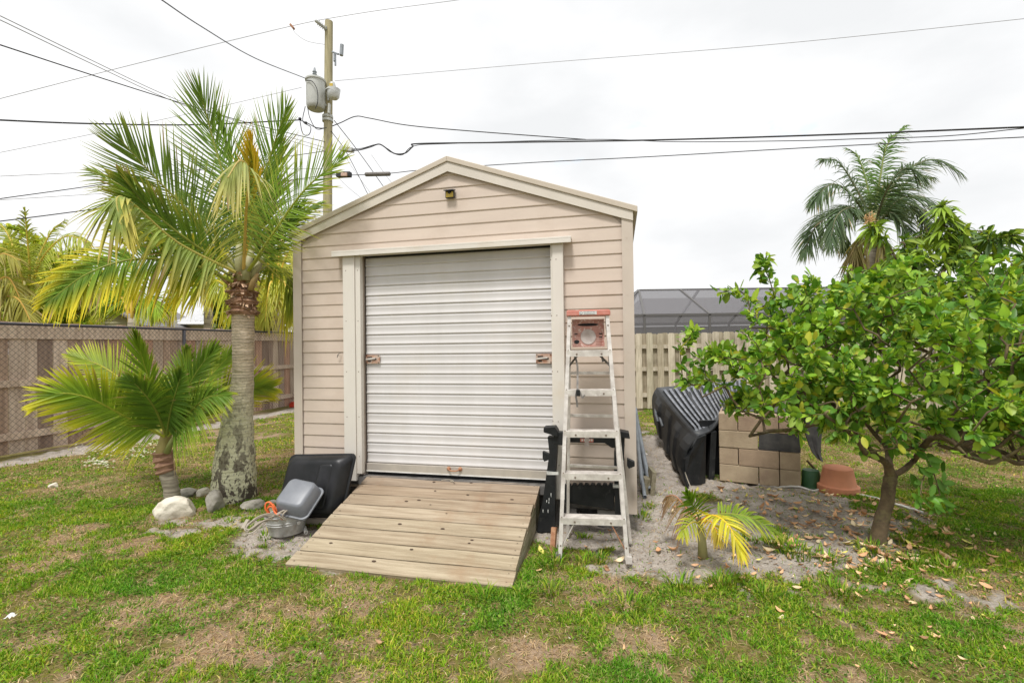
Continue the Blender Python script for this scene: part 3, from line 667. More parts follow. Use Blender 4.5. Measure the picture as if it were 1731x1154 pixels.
rear = {-1: LI @ Vector((.405,3.60,0)), 1: LI @ Vector((.85,3.47,0))}
rtop = {-1: Vector((-.135,.315,1.60)), 1: Vector((.14,.315,1.60))}
def rr(sx,z): t = z/1.60; return rear[sx].lerp(rtop[sx],t)
for sx in (-1,1):
    m = MB(); m.bar(rr(sx,0),rr(sx,1.6),.022,.03,(0,1,0)); m.build('rear_rail', M['alu'], lad, local=True, bevel=.002)
for z in (.55,.93,1.25): bev_bar('rear_crossbar', rr(-1,z), rr(1,z), .018,.022, M['alu'], (0,0,1))
for z in (.28,.57,.855,1.14,1.42):
    a, b = fr(-1,z), fr(1,z); m = MB(); d = .085
    m.box((a.x+.003,a.y-.036,z-.004),(b.x-.003,a.y-.036+d,z)); m.box((a.x+.003,a.y-.038,z-.044),(b.x-.003,a.y-.0345,z-.0005)); m.box((a.x+.003,a.y-.036+d,z-.03),(b.x-.003,a.y-.033+d,z-.0005))
    for k in range(6): m.box((a.x+.004,a.y-.03+k*.013,z+.0002),(b.x-.004,a.y-.027+k*.013,z+.002))
    rv = MB()
    for xx in (a.x*.55,b.x*.55): rv.lathe([(0,.004),(.006,.003),(.007,0)], m=Matrix.Translation((xx,a.y-.039,z-.026)) @ Matrix.Rotation(PI/2,4,'X'), n=8)
    m.build('step', M['alu'], lad, local=True, extra=[(rv, M['screw'])])
# top cap
m = MB(); 
cap = [(-.158,1.672),(-.158,1.705),(-.150,1.715),(.150,1.715),(.158,1.705),(.158,1.672)]
m.prism(cap[::-1], .215, .360); tc_ = m.build('top_cap', M['ladred'], lad, local=True, bevel=.006)
m = MB(); m.box((-.065,.2115,1.679),(.060,.2145,1.704)); lbm = m
m = MB(); nn=20
m.add([(-.052+.0115*math.cos(2*PI*k/nn),.2105,1.6915+.0115*math.sin(2*PI*k/nn)) for k in range(nn)],[tuple(range(nn))])
for i,(w_) in enumerate((.007,.005,.008,.006,.007,.005,.008,.006)): m.box((-.034+i*.0108,.2100,1.694),(-.034+i*.0108+w_,.2112,1.700))
m.box((-.034,.2100,1.6835),(.048,.2112,1.6865)); lpm = m
m = MB(); m.add([(-.052+.0065*math.cos(2*PI*k/nn),.2098,1.6915+.0065*math.sin(2*PI*k/nn)) for k in range(nn)],[tuple(range(nn))]); lbm.build('label_plate', M['label'], tc_, local=True, extra=[(lpm, M['pvc']), (m, M['label'])])
# pail shelf folded up between the rails
PM = Matrix.Translation((0.0,.30,1.445)) @ Matrix.Rotation(math.radians(-4),4,'X')
m = MB(); m.box((-.118,-.004,0),(.118,.010,.205),PM); m.box((-.118,-.016,0),(-.109,-.0045,.205),PM); m.box((.109,-.016,0),(.118,-.0045,.205),PM); m.box((-.1085,-.016,.188),(.1085,-.0045,.205),PM)
for k in range(7): m.box((-.10,-.008,.012+k*.012),(-.055,-.0045,.018+k*.012),PM)
for k in range(7): m.box((.055,-.008,.012+k*.012),(.10,-.0045,.018+k*.012),PM)
shm = m
m = MB(); nn = 32; m.add([PM @ Vector((.0+.056*math.cos(2*PI*k/nn),-.0095,.075+.056*math.sin(2*PI*k/nn))) for k in range(nn)]+[PM @ Vector((.0+.056*math.cos(2*PI*k/nn),-.0042,.075+.056*math.sin(2*PI*k/nn))) for k in range(nn)],[tuple(range(nn-1,-1,-1))]+[(k,(k+1)%nn,nn+(k+1)%nn,nn+k) for k in range(nn)]); pdm = m
m = MB(); ys = -.0052
m.add([PM @ Vector((x_,ys,z_)) for x_,z_ in [(.078*math.cos(a)+(.0 if 0 else 0), .165+.011*math.sin(a)*(1.0)) for a in np.linspace(0,2*PI,24)[:-1]]],[tuple(range(22,-1,-1))])
m.add([PM @ Vector((-.085+.019*math.cos(a),-.0088,.038+.015*math.sin(a))) for a in np.linspace(0,2*PI,20)[:-1]],[tuple(range(18,-1,-1))])
for (xa,za) in ((-.10,.092),(.08,.092),(.08,.066)): m.box((xa,-.0100,za),(xa+.022,-.0088,za+.008),PM)
shm.build('pail_shelf', M['pail'], lad, local=True, bevel=.0008, extra=[(pdm, M['paint']), (m, M['dark'])])
bev_bar('shelf_bracket', (-.15,.305,1.395),(.15,.305,1.395),.012,.03,M['ladred'],(0,0,1))
# spreaders, braces, straps
bev_bar('spreader', (-.15,.20,1.30),(-.07,.30,1.395),.004,.018,M['strap'],(0,0,1)); bev_bar('spreader', (.155,.20,1.30),(.07,.30,1.395),.004,.018,M['strap'],(0,0,1))
bev_bar('brace', (-.13,.03,.232),(-.222,.012,.06),.006,.032,M['alu'],(0,1,0)); bev_bar('brace', (.13,.03,.232),(.222,.012,.06),.006,.040,M['rust'],(0,1,0))
bev_bar('brace', (.13,.09,.235),(.25,.24,.16),.006,.018,M['alu'],(0,1,0))
m = MB()
pth = [Vector((-.115,.235,1.405)),Vector((-.092,.215,1.35)),Vector((-.083,.21,1.30)),Vector((-.084,.205,1.24)),Vector((-.086,.165,1.19)),Vector((-.088,.13,1.145)),Vector((-.10,.128,1.10)),Vector((-.092,.128,1.05)),Vector((-.090,.128,1.02))]
for a,b in zip(pth[:-1],pth[1:]): m.bar(a,b,.014,.003,(0,1,0))
st_ = tag(m.build('strap', M['strap'], None, local=True, frame=LM), 'worn dark strap with a buckle hung over the ladder steps', 'strap')
m = MB(); m.box((-.097,.118,1.098),(-.070,.146,1.142)); m.build('buckle', M['blackp'], st_, local=True, bevel=.003)
m = MB(); m.bar((-.072,.135,1.13),(-.055,.128,1.085),.012,.003,(0,1,0)); m.bar((-.055,.128,1.085),(-.035,.13,1.105),.012,.003,(0,1,0)); m.build('strap_end', M['strap'], st_, local=True)
m = MB(); m.bar((.09,.24,1.40),(.10,.22,1.335),.014,.004,(0,1,0)); tag(m.build('strap', M['strap'], None, local=True, frame=LM), 'short dark strap stub hanging under the right end of the top ladder step', 'strap')
# ============================================================ SAWHORSE (folded black plastic, leaning on the shed behind the ladder)
SWM = SM.copy(); saw = thing('folding_sawhorse', 'black plastic folding sawhorse leaning on the shed behind the ladder', 'sawhorse', matrix=SM)
def sp(px,py,y=-.20): q = F(px,py,y); return (q.x,q.z)
def poly(pts,y=-.20): return [sp(*p,y) for p in pts][::-1]
m = MB(); m.prism(poly([(936,729),(1050,733),(1052,757),(1034,756),(1022,748),(958,747),(950,752),(936,750)]), -.215,-.155); top = m.build('top_beam', M['blackp'], saw, local=True, bevel=.005)
m = MB(); m.prism(poly([(958,738),(1005,741),(1005,747),(958,744)],-.217), -.2175,-.2155); m.build('rib', M['tub'], top, local=True)
m = MB(); m.prism(poly([(981,740.5),(1003,741.5),(1003,747),(981,746.5)],-.2205), -.2205,-.218); rlm = m
m = MB()
for k in range(5): m.prism(poly([(983+k*4,742),(985.6+k*4,742.1),(985.6+k*4,745),(983+k*4,745)],-.2215), -.2215,-.2207)
rlm.build('red_label', M['ladred'], top, local=True, extra=[(m, M['label'])])
m = MB(); m.prism(poly([(989,731),(996,731),(995,754),(988,753)],-.224), -.2245,-.2225); m.build('tape_strip', M['paint'], top, local=True)
for pts in ([(919,722),(938,721),(943,729),(943,738),(919,730)],[(1048,728),(1063,731),(1065,741),(1046,739)]):
    m = MB(); m.prism(poly(pts,-.23), -.24,-.14); m.build('end_cap', M['blackp'], saw, local=True, bevel=.004)
for nm,pts in (('l',[(926,738),(943,738),(941,770),(939,800),(938,898),(908,898),(911,872),(918,845),(924,800),(929,765)]),('r',[(1042,738),(1056,740),(1055,770),(1056,830),(1058,872),(1040,872),(1038,800),(1038,765)])):
    m = MB(); m.prism(poly(pts), -.212,-.13); lgm = m; hkm = None
    q = [(918,790),(926,768),(922,778)] 
    m = MB(); c = (921,773) if nm=='l' else (1064,785)
    m.prism(poly([(c[0]-4,c[1]-10),(c[0]+9,c[1]-4),(c[0]+9,c[1]+3),(c[0]-1,c[1]+7),(c[0]-4,c[1]+2)]), -.20,-.15); hkm = m
    m = MB(); rl = random.Random(3)
    for k in range(5):
        zz = (800 if nm=='l' else 822)+rl.uniform(-4,4); xa,xb = ((924,944) if nm=='l' else (1036,1058)); m.prism(poly([(xa,zz),(xb,zz+rl.uniform(-2,2)),(xb,zz+1.2),(xa,zz+1)],-.214), -.2145-k*.0005,-.2128)
    tpm = m
    m = MB()
    for k in range(6):
        xx = (917+rl.uniform(0,14)) if nm=='l' else 1043+rl.uniform(0,10); zz = (800 if nm=='l' else 745)+rl.uniform(0,70); m.prism(poly([(xx,zz),(xx+1.1,zz),(xx+.8,zz+rl.uniform(3,9)),(xx,zz+4)],-.213), -.2135,-.2122)
    lg = lgm.build('leg', M['blackp'], saw, local=True, bevel=.004, extra=[(tpm, M['label']), (m, M['label'])])
    hkm.build('hook', M['blackp'], lg, local=True, bevel=.003)
m = MB(); P_ = [(954,820)]
for k in range(8):
    x0 = 956+k*10.4; P_ += [(x0,822),(x0+1.5,818.5),(x0+7,819),(x0+8.5,823.5)]
P_ += [(1040,826),(1037,862),(954,850)]
m.prism(poly(P_,-.21), -.195,-.15); m.build('lower_shelf', M['blackp'], saw, local=True, bevel=.003)
m = MB(); c = Vector((*sp(985.5,839.5,-.197),0)); nn = 14; m.add([(c.x+.009*math.cos(2*PI*k/nn),-.1965,c.y+.009*math.sin(2*PI*k/nn)) for k in range(nn)],[tuple(range(nn-1,-1,-1))]); m.build('shelf_hole', M['dark'], saw, local=True)
# short stake left of the ladder foot
a = G(934,938); m = MB(); m.bar(a+Vector((0,.02,-.02)),a+Vector((.02,.06,.17)),.035,.03); tag(m.build('scrap_stick', M['rust'], None, origin=a), 'short rusty brown stick standing beside the left ladder foot', 'stick')
# ============================================================ TUB, TOTE, BUCKET
def loft(m, M4, sections, n=40, cap_first=True, col=(1,1,1)):
    """rounded rectangles (z, half w, half h, radius) joined in local coordinates"""
    b = len(m.v)
    def rr_(hw, hh, r):
        out = []
        for (cx,cy,a0) in ((hw-r,hh-r,0),(-hw+r,hh-r,PI/2),(-hw+r,-hh+r,PI),(hw-r,-hh+r,1.5*PI)):
            for k in range(8): a = a0+PI/2*k/7; out.append((cx+r*math.cos(a), cy+r*math.sin(a)))
        return out
    for (z_,hw,hh,r) in sections:
        for x,y in rr_(hw,hh,r): m.v.append(tuple(M4 @ Vector((x,y,z_)))); m.c.append(col)
    for i in range(len(sections)-1):
        for k in range(32): m.f.append((b+i*32+k,b+i*32+(k+1)%32,b+(i+1)*32+(k+1)%32,b+(i+1)*32+k))
    if cap_first: m.f.append(tuple(b+k for k in range(31,-1,-1)))
def frame_from(o, x, y):
    x = Vector(x).normalized(); y = Vector(y); y = (y - x*y.dot(x)).normalized(); z = x.cross(y)
    m = Matrix((x,y,z)).transposed().to_4x4(); m.translation = Vector(o); return m
# tub: local x right, y up the lean, z towards the camera
c = Vector(D(534,820,4.0)); shx = SM.to_3x3() @ Vector((1,0,0)); up = Vector((.13,.17,1))
ax_ = (shx*.97+Vector((0,0,.05))).normalized(); ay_ = Vector((.175,.19,1)).normalized(); az_ = ax_.cross(Vector((.02,.19,1))).normalized()
TM = Matrix((ax_,ay_,az_)).transposed().to_4x4(); TM.translation = c
m = MB(); hw, hh = .318,.262
loft(m, TM, [(.098,hw-.105,hh-.085,.05),(.098,hw-.085,hh-.065,.06),(.085,hw-.060,hh-.042,.07),(.02,hw-.022,hh-.014,.05),(.006,hw-.018,hh-.01,.05),(.004,hw,hh,.05),(-.008,hw+.002,hh+.002,.05),(-.010,hw-.005,hh-.005,.05),(-.004,hw-.026,hh-.018,.05),(.076,hw-.066,hh-.048,.065),(.090,hw-.095,hh-.075,.05)])
tub = m.build('mixing_tub', M['tub'], None, origin=c, smooth='auto'); tag(tub, 'large black plastic mixing tub leaning upside down against the shed', 'tub')
m = MB(); loft(m, TM, [(.1035,.050,.165,.02),(.0995,.062,.178,.03),(.090,.068,.185,.035)])
# keep it a shallow raised panel on the tub's base
pn = MB(); pn.v = [tuple(Vector(v)+ (TM.to_3x3() @ Vector((.12,.0,0)))) for v in m.v]; pn.f = m.f; pn.c = m.c
pn.build('raised_panel', M['tub'], tub, smooth='auto')
# bucket
bk = G(486,899); bt = Matrix.Translation(bk) @ Matrix.Rotation(math.radians(-4),4,'Y')
R_, r_, H_ = .152,.122,.155
m = MB(); prof = [(0,.006),(r_-.004,.006),(R_-.006,H_-.002),(R_+.004,H_+.004),(R_+.007,H_-.002),(R_+.003,H_-.007),(R_-.001,H_-.008),
   (R_-.008,H_*.70),(R_-.004,H_*.67),(R_-.010,H_*.63),(R_-.012,H_*.58),(R_-.008,H_*.55),(R_-.014,H_*.51),(r_+.003,.01),(r_-.002,0),(0,0)]
m.lathe(prof[::-1], n=40, m=bt, sx=1.05, sy=.85); buc = m.build('zinc_bucket', M['galv'], None, origin=bk, smooth='auto'); tag(buc, 'low galvanised metal bucket holding coiled cords beside the ramp', 'bucket')
m = MB(); m.lathe([(0,.0035),(.014,.003),(.016,0)], m=bt @ Matrix.Translation((.128,-.066,.09)) @ Matrix.Rotation(math.radians(60),4,'Z') @ Matrix.Rotation(PI/2,4,'X'), n=16); m.build('round_sticker', M['whitep'], buc)
# tote
BL = D(465,848,3.60); BR = D(510,858,3.56); TL_ = D(490,806,3.78)
ex = (BR-BL); ey = (TL_-BL); cen = BL + ex*.5 + ey*.5
TM2 = frame_from(cen, ex, ey); ew, eh = ex.length/2*1.02, ey.length/2*1.03
m = MB(); 
loft(m, TM2, [(.004,ew-.022,eh-.022,.035),(0,ew-.012,eh-.012,.04),(-.012,ew,eh,.045),(-.11,ew+.016,eh+.016,.045),(-.112,ew+.028,eh+.028,.05),(-.122,ew+.030,eh+.030,.05),(-.122,ew+.012,eh+.012,.045),(-.02,ew-.006,eh-.006,.04)])
tag(m.build('grey_tote', M['greyp'], None, frame=TM2, smooth='auto'), 'upturned slate grey plastic tray resting in the metal bucket', 'plastic tray')
# cords
def curve_pts(ctrl, n=8):
    P = [Vector(p) for p in ctrl]; P = [P[0]*2-P[1]]+P+[P[-1]*2-P[-2]]; out = []
    for i in range(1,len(P)-2):
        for k in range(n):
            t = k/n; a,b,c_,d = P[i-1],P[i],P[i+1],P[i+2]
            out.append(.5*((2*b)+(c_-a)*t+(2*a-5*b+4*c_-d)*t*t+(3*b-a-3*c_+d)*t**3))
    out.append(P[-2]); return out
m = MB()
m.tube(curve_pts([D(458,872,3.62),D(449,860,3.6),D(450,850,3.6),D(457,849,3.6),D(463,858,3.6),D(466,870,3.62)]),.0065,7)
m.tube(curve_pts([D(460,872,3.64),D(453,862,3.62),D(455,854,3.62),D(461,852,3.62),D(467,862,3.62),D(468,871,3.64)]),.0065,7)
m.tube(curve_pts([D(452,868,3.62),D(453,858,3.61),D(460,856,3.61),D(465,866,3.6),D(474,874,3.6),D(480,880,3.7)]),.0065,7)
tag(m.build('orange_cord', M['orange'], None, origin=bk, smooth=True), 'looped bright orange cord hanging over the bucket rim', 'cord')
m = MB(); 
m.tube(curve_pts([D(480,878,3.6),D(470,872,3.58),D(455,870,3.56),D(440,873,3.5),D(425,882,3.45),D(414,890,3.42),D(417,897,3.4),D(430,893,3.42),D(445,880,3.48),D(460,873,3.55),D(478,866,3.62),D(492,862,3.66),D(500,868,3.66),D(498,876,3.7)]),.0062,7)
m.tube(curve_pts([D(470,872,3.60),D(452,872,3.55),D(436,876,3.5),D(421,886,3.45),D(415,893,3.42)]),.0062,7)
m.tube(curve_pts([D(468,868,3.6),D(482,862,3.62),D(496,864,3.64),D(503,870,3.66),D(502,878,3.7)]),.0062,7)
m.tube(curve_pts([D(476,874,3.58),D(458,868,3.52),D(438,872,3.46),D(422,884,3.42),D(416,893,3.40),D(424,894,3.40),D(438,884,3.44),D(452,878,3.5),D(470,880,3.58)]),.0055,7)
m.tube(curve_pts([D(484,880,3.62),D(478,870,3.6),D(488,861,3.62),D(499,863,3.66),D(505,872,3.7),D(500,880,3.72)]),.0058,7)
m.tube(curve_pts([D(460,878,3.56),D(440,882,3.46),D(424,893,3.40),D(418,901,3.39),D(428,899,3.39),D(446,885,3.47),D(462,874,3.56)]),.0055,7)
m.tube(curve_pts([D(416,895,3.42),D(418,902,3.40),D(414,905,3.40)]),.010,7)
m.bar(D(411,893,3.42),D(420,878,3.46),.03,.02)
tag(m.build('beige_cord', M['beigecord'], None, origin=bk, smooth=False), 'coiled beige extension cord spilling left out of the bucket', 'cord')
# bricks under the tub, pipe end
a = G(535,880); m = MB(); fm = Matrix.Translation(a) @ Matrix.Rotation(-TH,4,'Z'); m.box((-.17,-.07,-.01),(.2,.07,.045),fm); tag(m.build('paving_slab', M['trim'], None, origin=a, bevel=.006), 'pinkish paving slab on the ground in front of the black tub', 'paving slab')
a = G(517,902); m = MB(); fm = Matrix.Translation(a+Vector((0,0,.018))) @ Matrix.Rotation(.5,4,'Z') @ Matrix.Rotation(PI/2,4,'X'); m.lathe([(.010,-.10),(.014,-.10),(.014,.02),(.010,.02),(.010,-.10)], m=fm, n=16); m.add([fm @ Vector((.0098*math.cos(t),.0098*math.sin(t),.0)) for t in np.linspace(0,2*PI,13)[:-1]],[tuple(range(12))],(1,1,1))
tag(m.build('pipe_end', M['whitep'], None, origin=a, smooth='auto'), 'short white plastic pipe end on the soil between bucket and ramp', 'pipe')
# ============================================================ ROCKS
def rock(name, px, py, w, d, h, mt, label, seed, flat=.0, rz=0):
    rs = random.Random(seed); base = G(px,py)
    import bmesh
    bm = bmesh.new(); bmesh.ops.create_icosphere(bm, subdivisions=4, radius=1)
    planes = []
    for _ in range(15):
        n_ = Vector((rs.gauss(0,1),rs.gauss(0,1),rs.gauss(0,.8))).normalized(); planes.append((n_, rs.uniform(.62,.9)))
    for v in bm.verts:
        p = v.co.copy()
        for n_, dd in planes:
            e = p.dot(n_)-dd
            if e > 0: p -= n_*e*.92
        p *= 1+.04*math.sin(p.x*9+seed)*math.sin(p.y*8+p.z*7) + rs.uniform(-.006,.006)
        v.co = (p.x*w/2, p.y*d/2, max(p.z,-.5)*h*.62+h*.28)
    me = bpy.data.meshes.new(name); bm.to_mesh(me); bm.free(); me.materials.append(mt)
    o = bpy.data.objects.new(name, me); COL.objects.link(o); o.location = base; o.rotation_euler.z = rz; XF[o.name] = Matrix.Translation(base)
    tag(o, label, 'rock', 'rocks around the two palm trunks' ); return o
rock('rock', 300,872,.36,.26,.20,M['rockw'],'largest pale white rock below the small palm',1,rz=.2)
rock('rock', 363,863,.16,.17,.21,M['rockg'],'upright grey rock between the two palm trunks',2)
rock('rock', 429,858,.23,.19,.09,M['rockg'],'flat grey rock right of the big palm trunk',3,rz=.5)
rock('rock', 310,838,.34,.2,.09,M['rockg'],'low brownish rock pile member against the small palm trunk',4,rz=-.3)
rock('rock', 345,838,.16,.14,.10,M['rockw'],'small pale rock touching the big palm trunk on its left',5)
rock('rock', 90,823,.13,.09,.055,M['rockw'],'small pale stone lying alone in the lawn at left',6)
rock('rock', 462,852,.12,.1,.05,M['rockg'],'small grey stone near the black tub',8)
# crumpled paper on the lawn
a = G(18,1052); m = MB(); rs = random.Random(4); vs = []
for i in range(5):
    for j in range(4): vs.append((a.x-.02+i*.011+rs.uniform(-.003,.003), a.y-.02+j*.012, .03+rs.uniform(0,.018)))
m.add(vs,[(i*4+j,(i+1)*4+j,(i+1)*4+j+1,i*4+j+1) for i in range(4) for j in range(3)]); tag(m.build('paper_scrap', M['whitep'], None, origin=a), 'crumpled white paper scrap on the grass at the left edge', 'paper')
#@@SPLIT
# ============================================================ FENCES
LFM = Matrix.Translation((FA.x, FA.y, 0)) @ Matrix.Rotation(PI/2-.2692, 4, 'Z')  # local x along the fence (away), local y left of it
wf = thing('board_fence', 'weathered brown board fence with three rails behind black chain link', 'fence', matrix=LFM)
rs = random.Random(12); x = -5.0; B = MB(); cols = [(1,1,1),(.78,.72,.70),(1.12,1.08,1.02),(.62,.55,.52),(.90,.78,.70),(1.25,1.22,1.18),(.95,.72,.62)]
while x < 9.5:
    w = rs.choice((.14,.19,.19,.14,.19)); c_ = rs.choice(cols); k = rs.uniform(.85,1.1); y = .20+rs.uniform(-.003,.006)
    B.box((x,y,.03),(x+w-.011,y+.018,1.895+rs.uniform(-.008,.008)), col=tuple(v*k for v in c_)); x += w
B.build('boards', M['fencewood'], wf, local=True)
for (za,zb,yy) in ((1.655,1.885,.172),(.975,1.065,.158),(.235,.335,.158)):
    R = MB(); x = -5.0
    while x < 9.5: R.box((x,yy,za+rs.uniform(-.006,.006)),(x+2.395,.1965,zb+rs.uniform(-.006,.006)), col=(1.22,1.18,1.12)); x += 2.4
    R.build('rail', M['fencewood'], wf, local=True)
cl = thing('chain_link_fence', 'black chain link fence with steel posts running before the brown board fence', 'fence', matrix=LFM)
m = MB(); m.tube([(-5,.06,1.86),(9.5,.06,1.86)],.021,10); m.build('top_rail', M['blackwire'], cl, local=True, smooth=True)
for k in range(-1,4):
    m = MB(); xx = 1.42+ (k-1)*3.05; m.tube([(xx,.06,-.05),(xx,.06,1.84)],.03,10); m.build('post', M['blackwire'], cl, local=True, smooth=True)
m = MB(); H = 1.80; P_ = .0765; dx = H*.93
W = .0013
for sgn in (1,-1):
    x = -5.0-(dx if sgn>0 else 0)
    while x < 9.5:
        xa, xb = x, x+sgn*dx; za, zb = .06, .06+H
        if sgn < 0: xa, xb = x, x-dx
        # clip to fence extents
        m.bar((xa,.06+sgn*.002,za),(xb,.06+sgn*.002,zb),W*2,W*2,(0,1,0)); x += P_
m.build('wire_mesh', M['blackwire'], cl, local=True)
# back fence of alternating pale boards (right of the shed)
bp = G(1075,692); bp = Vector((bp.x,bp.y,0)); BFM = Matrix.Translation(bp) @ Matrix.Rotation(-.10,4,'Z')
bf = thing('picket_fence', 'pale grey shadowbox board fence with dog eared pickets at the back', 'fence', matrix=BFM)
m1 = MB(); m2 = MB(); x = -6.6; i = 0; FH = 1.70
while x < 13:
    c_ = rs.choice(((1,1,1),(.92,.93,.88),(1.1,1.1,1.08),(.82,.8,.74))); w = .135; h = FH+rs.uniform(-.012,.012)
    m1.prism([(x,.03),(x+w,.03),(x+w,h-.03),(x+w-.025,h),(x+.025,h),(x,h-.03)], -.045,-.028, col=c_)
    c2 = tuple(v*.72 for v in rs.choice(((1,.98,.9),(.9,.86,.78),(1.02,1.02,.98)))); x2 = x+.118; h = FH+rs.uniform(-.02,.012)-.005  # rear pickets darkened: shade behind the front row put into their colour
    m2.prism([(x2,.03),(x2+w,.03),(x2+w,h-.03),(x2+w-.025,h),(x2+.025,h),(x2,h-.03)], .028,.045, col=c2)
    x += .236
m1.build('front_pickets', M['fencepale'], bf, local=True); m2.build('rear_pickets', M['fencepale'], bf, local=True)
for z_ in (1.36,.86,.28):
    m = MB(); m.box((-6.6,-.0275,z_),(13,.0275,z_+.085)); m.build('rail', M['fencepale'], bf, local=True)
#@@SPLIT
# ============================================================ BLOCK FIRE PIT, LINER, POTS
bA = G(1216,812); bB = G(1355,827); bdir = (bB-bA); ang = math.atan2(bdir.y,bdir.x); bl = bdir.length
BM_ = Matrix.Translation(bA) @ Matrix.Rotation(ang,4,'Z'); s = bl/.80
pit = thing('block_fire_pit', 'dry stacked tan concrete block fire pit with a dark metal plate in its face', 'fire pit', matrix=BM_)
bh = .196*s*.98
def block(x0,x1,r,y0=0,y1=.2,tintc=(1,1,1)):
    m = MB(); e=.0035; m.box((x0*s+e,y0*s+random.uniform(-.006,.006),r*bh+.002),(x1*s-e,y1*s-.004,(r+1)*bh-.002),col=tintc); m.build('concrete_block', M['block'], pit, local=True, bevel=.006)
T = [(1,1,1),(1.05,1.0,.95),(.95,.86,.84),(1.08,1.06,1.0),(.9,.82,.78)]
block(0,.4,0,tintc=T[3]); block(.4,.6,0,tintc=T[1]); block(.6,.8,0,tintc=T[3])
block(0,.2,1,tintc=T[1]); block(.2,.6,1,tintc=T[4]); block(.6,.8,1,tintc=T[1])
block(0,.4,2,tintc=T[3])
block(0,.2,3,tintc=T[1]); block(.2,.6,3,tintc=T[2]); block(.6,.8,3,tintc=T[2])
for r in range(4):
    block(0,.2,r,.2,.6,T[2]); block(.6,.8,r,.2,.6,T[2]); block(0,.2,r,.6,1.0,T[0]); block(.6,.8,r,.6,1.0,T[0])
m = MB(); m.box((.405*s,.0,2*bh+.003),(.80*s,.02,3*bh-.003)); m.build('metal_plate', M['soot'], pit, local=True, bevel=.002)
m = MB(); m.box((.03*s,.2,4*bh+.002),(.9*s,.95,4*bh+.012)); m.build('grill_sheet', M['soot'], pit, local=True)
# black rag hanging at the right
a = D(1365,722,5.0); m = MB(); vs=[]
pr = [(1358,700,1390,712),(1362,735,1389,738),(1368,752,1388,752),(1374,765,1388,768),(1382,775,1392,781)]
for (xa,ya,xb,yb) in pr:
    for t in (0,.33,.66,1): p = D(xa+(xb-xa)*t, ya+(yb-ya)*t, 5.0+.03*math.sin(t*9)); vs.append(p)
n0=len(vs); vs += [v+Vector((0,.012,0)) for v in vs]
fs = [(i*4+j,i*4+j+1,(i+1)*4+j+1,(i+1)*4+j) for i in range(4) for j in range(3)]; fs += [tuple(q+n0 for q in f[::-1]) for f in fs]
m.add(vs,fs); tag(m.build('black_tarp', M['soot'], None, origin=G(1375,812)), 'black tarp scrap hanging at the right side of the block fire pit', 'tarp')
m = MB(); m.tube([G(1392,808),D(1364,778,5.15)],.012,7); tag(m.build('leaning_stick', M['branch'], None, origin=G(1392,808)), 'brown stick leaning on the right side of the block fire pit', 'stick')
# ---- truck bed liner: cross sections from near to far
def interp_sections(secA, secB, t): return [a.lerp(b,t) for a,b in zip(secA,secB)]
near = [G(1166,826), D(1160,795,4.84), D(1166,762,4.86), D(1177,742,4.90), D(1180,738,4.92), D(1204,728,5.05), D(1220,704,5.2), D(1231,680,5.32), D(1237,668,5.4), D(1262,650,5.75)]
farS = [D(1108,718,7.3), D(1107,698,7.32), D(1106,676,7.35), D(1106,662,7.4), D(1110,655,7.45), D(1150,651,7.6), D(1190,648,7.75), D(1215,646,7.85), D(1232,645,7.95), D(1262,640,8.2)]
NL = 60; ROWS = []
# longitudinal rows along s (0 near .. 1 far), floor portion index 4..9 is ribbed
fine = []
def at_s(u):   # u in 0..9 -> (near, far)
    i = min(int(u), 8); t = u-i
    return near[i].lerp(near[i+1],t), farS[i].lerp(farS[i+1],t)
us = [0,.5,1,1.5,2,2.5,3,3.5,4]; ribs = []
nr = 20
for k in range(nr):
    u0 = 4.15+(9-4.15)*k/nr; w = (9-4.15)/nr
    ribs += [(u0,0),(u0+w*.12,1),(u0+w*.56,1),(u0+w*.66,0)]
seq = [(u,None) for u in us] + ribs + [(9.0,0)]
m = MB(); vs = []; lc = []; ns = 97
for (u,r) in seq:
    a,b = at_s(u)
    for k in range(ns):
        t = k/(ns-1); tt = t
        p = a.lerp(b,t)
        if r is None:
            p += Vector((-.03*math.sin(t*PI*2.5+.6)*math.sin(min(u,3.2)/3.2*PI), .0, .0))   # wheel-arch bulges in the side wall
            if u < 3: p += Vector((-.028*(.5+.5*math.tanh(4*math.sin(t*PI*8))),0,0))
            p.z += .05*math.sin(t*PI)*(-1 if u<3.5 else -.3)
        else:
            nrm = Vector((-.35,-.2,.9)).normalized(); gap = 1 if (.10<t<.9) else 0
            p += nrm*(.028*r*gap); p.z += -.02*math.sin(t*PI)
        vs.append(p); lc.append((11,11,11.5) if (r == 1 and .08<t<.92) else ((3,3,3) if r is not None and not (.1<t<.9) else (1,1,1)))  # rib tops greyed: weathering and sky reflection put into the colour
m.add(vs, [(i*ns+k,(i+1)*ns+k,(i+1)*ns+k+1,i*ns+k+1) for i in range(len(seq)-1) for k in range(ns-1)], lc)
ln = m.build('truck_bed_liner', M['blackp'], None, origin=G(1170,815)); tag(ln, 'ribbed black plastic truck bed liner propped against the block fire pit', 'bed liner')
sm_ = ln.modifiers.new('thick','SOLIDIFY'); sm_.thickness = .012; sm_.offset = -1
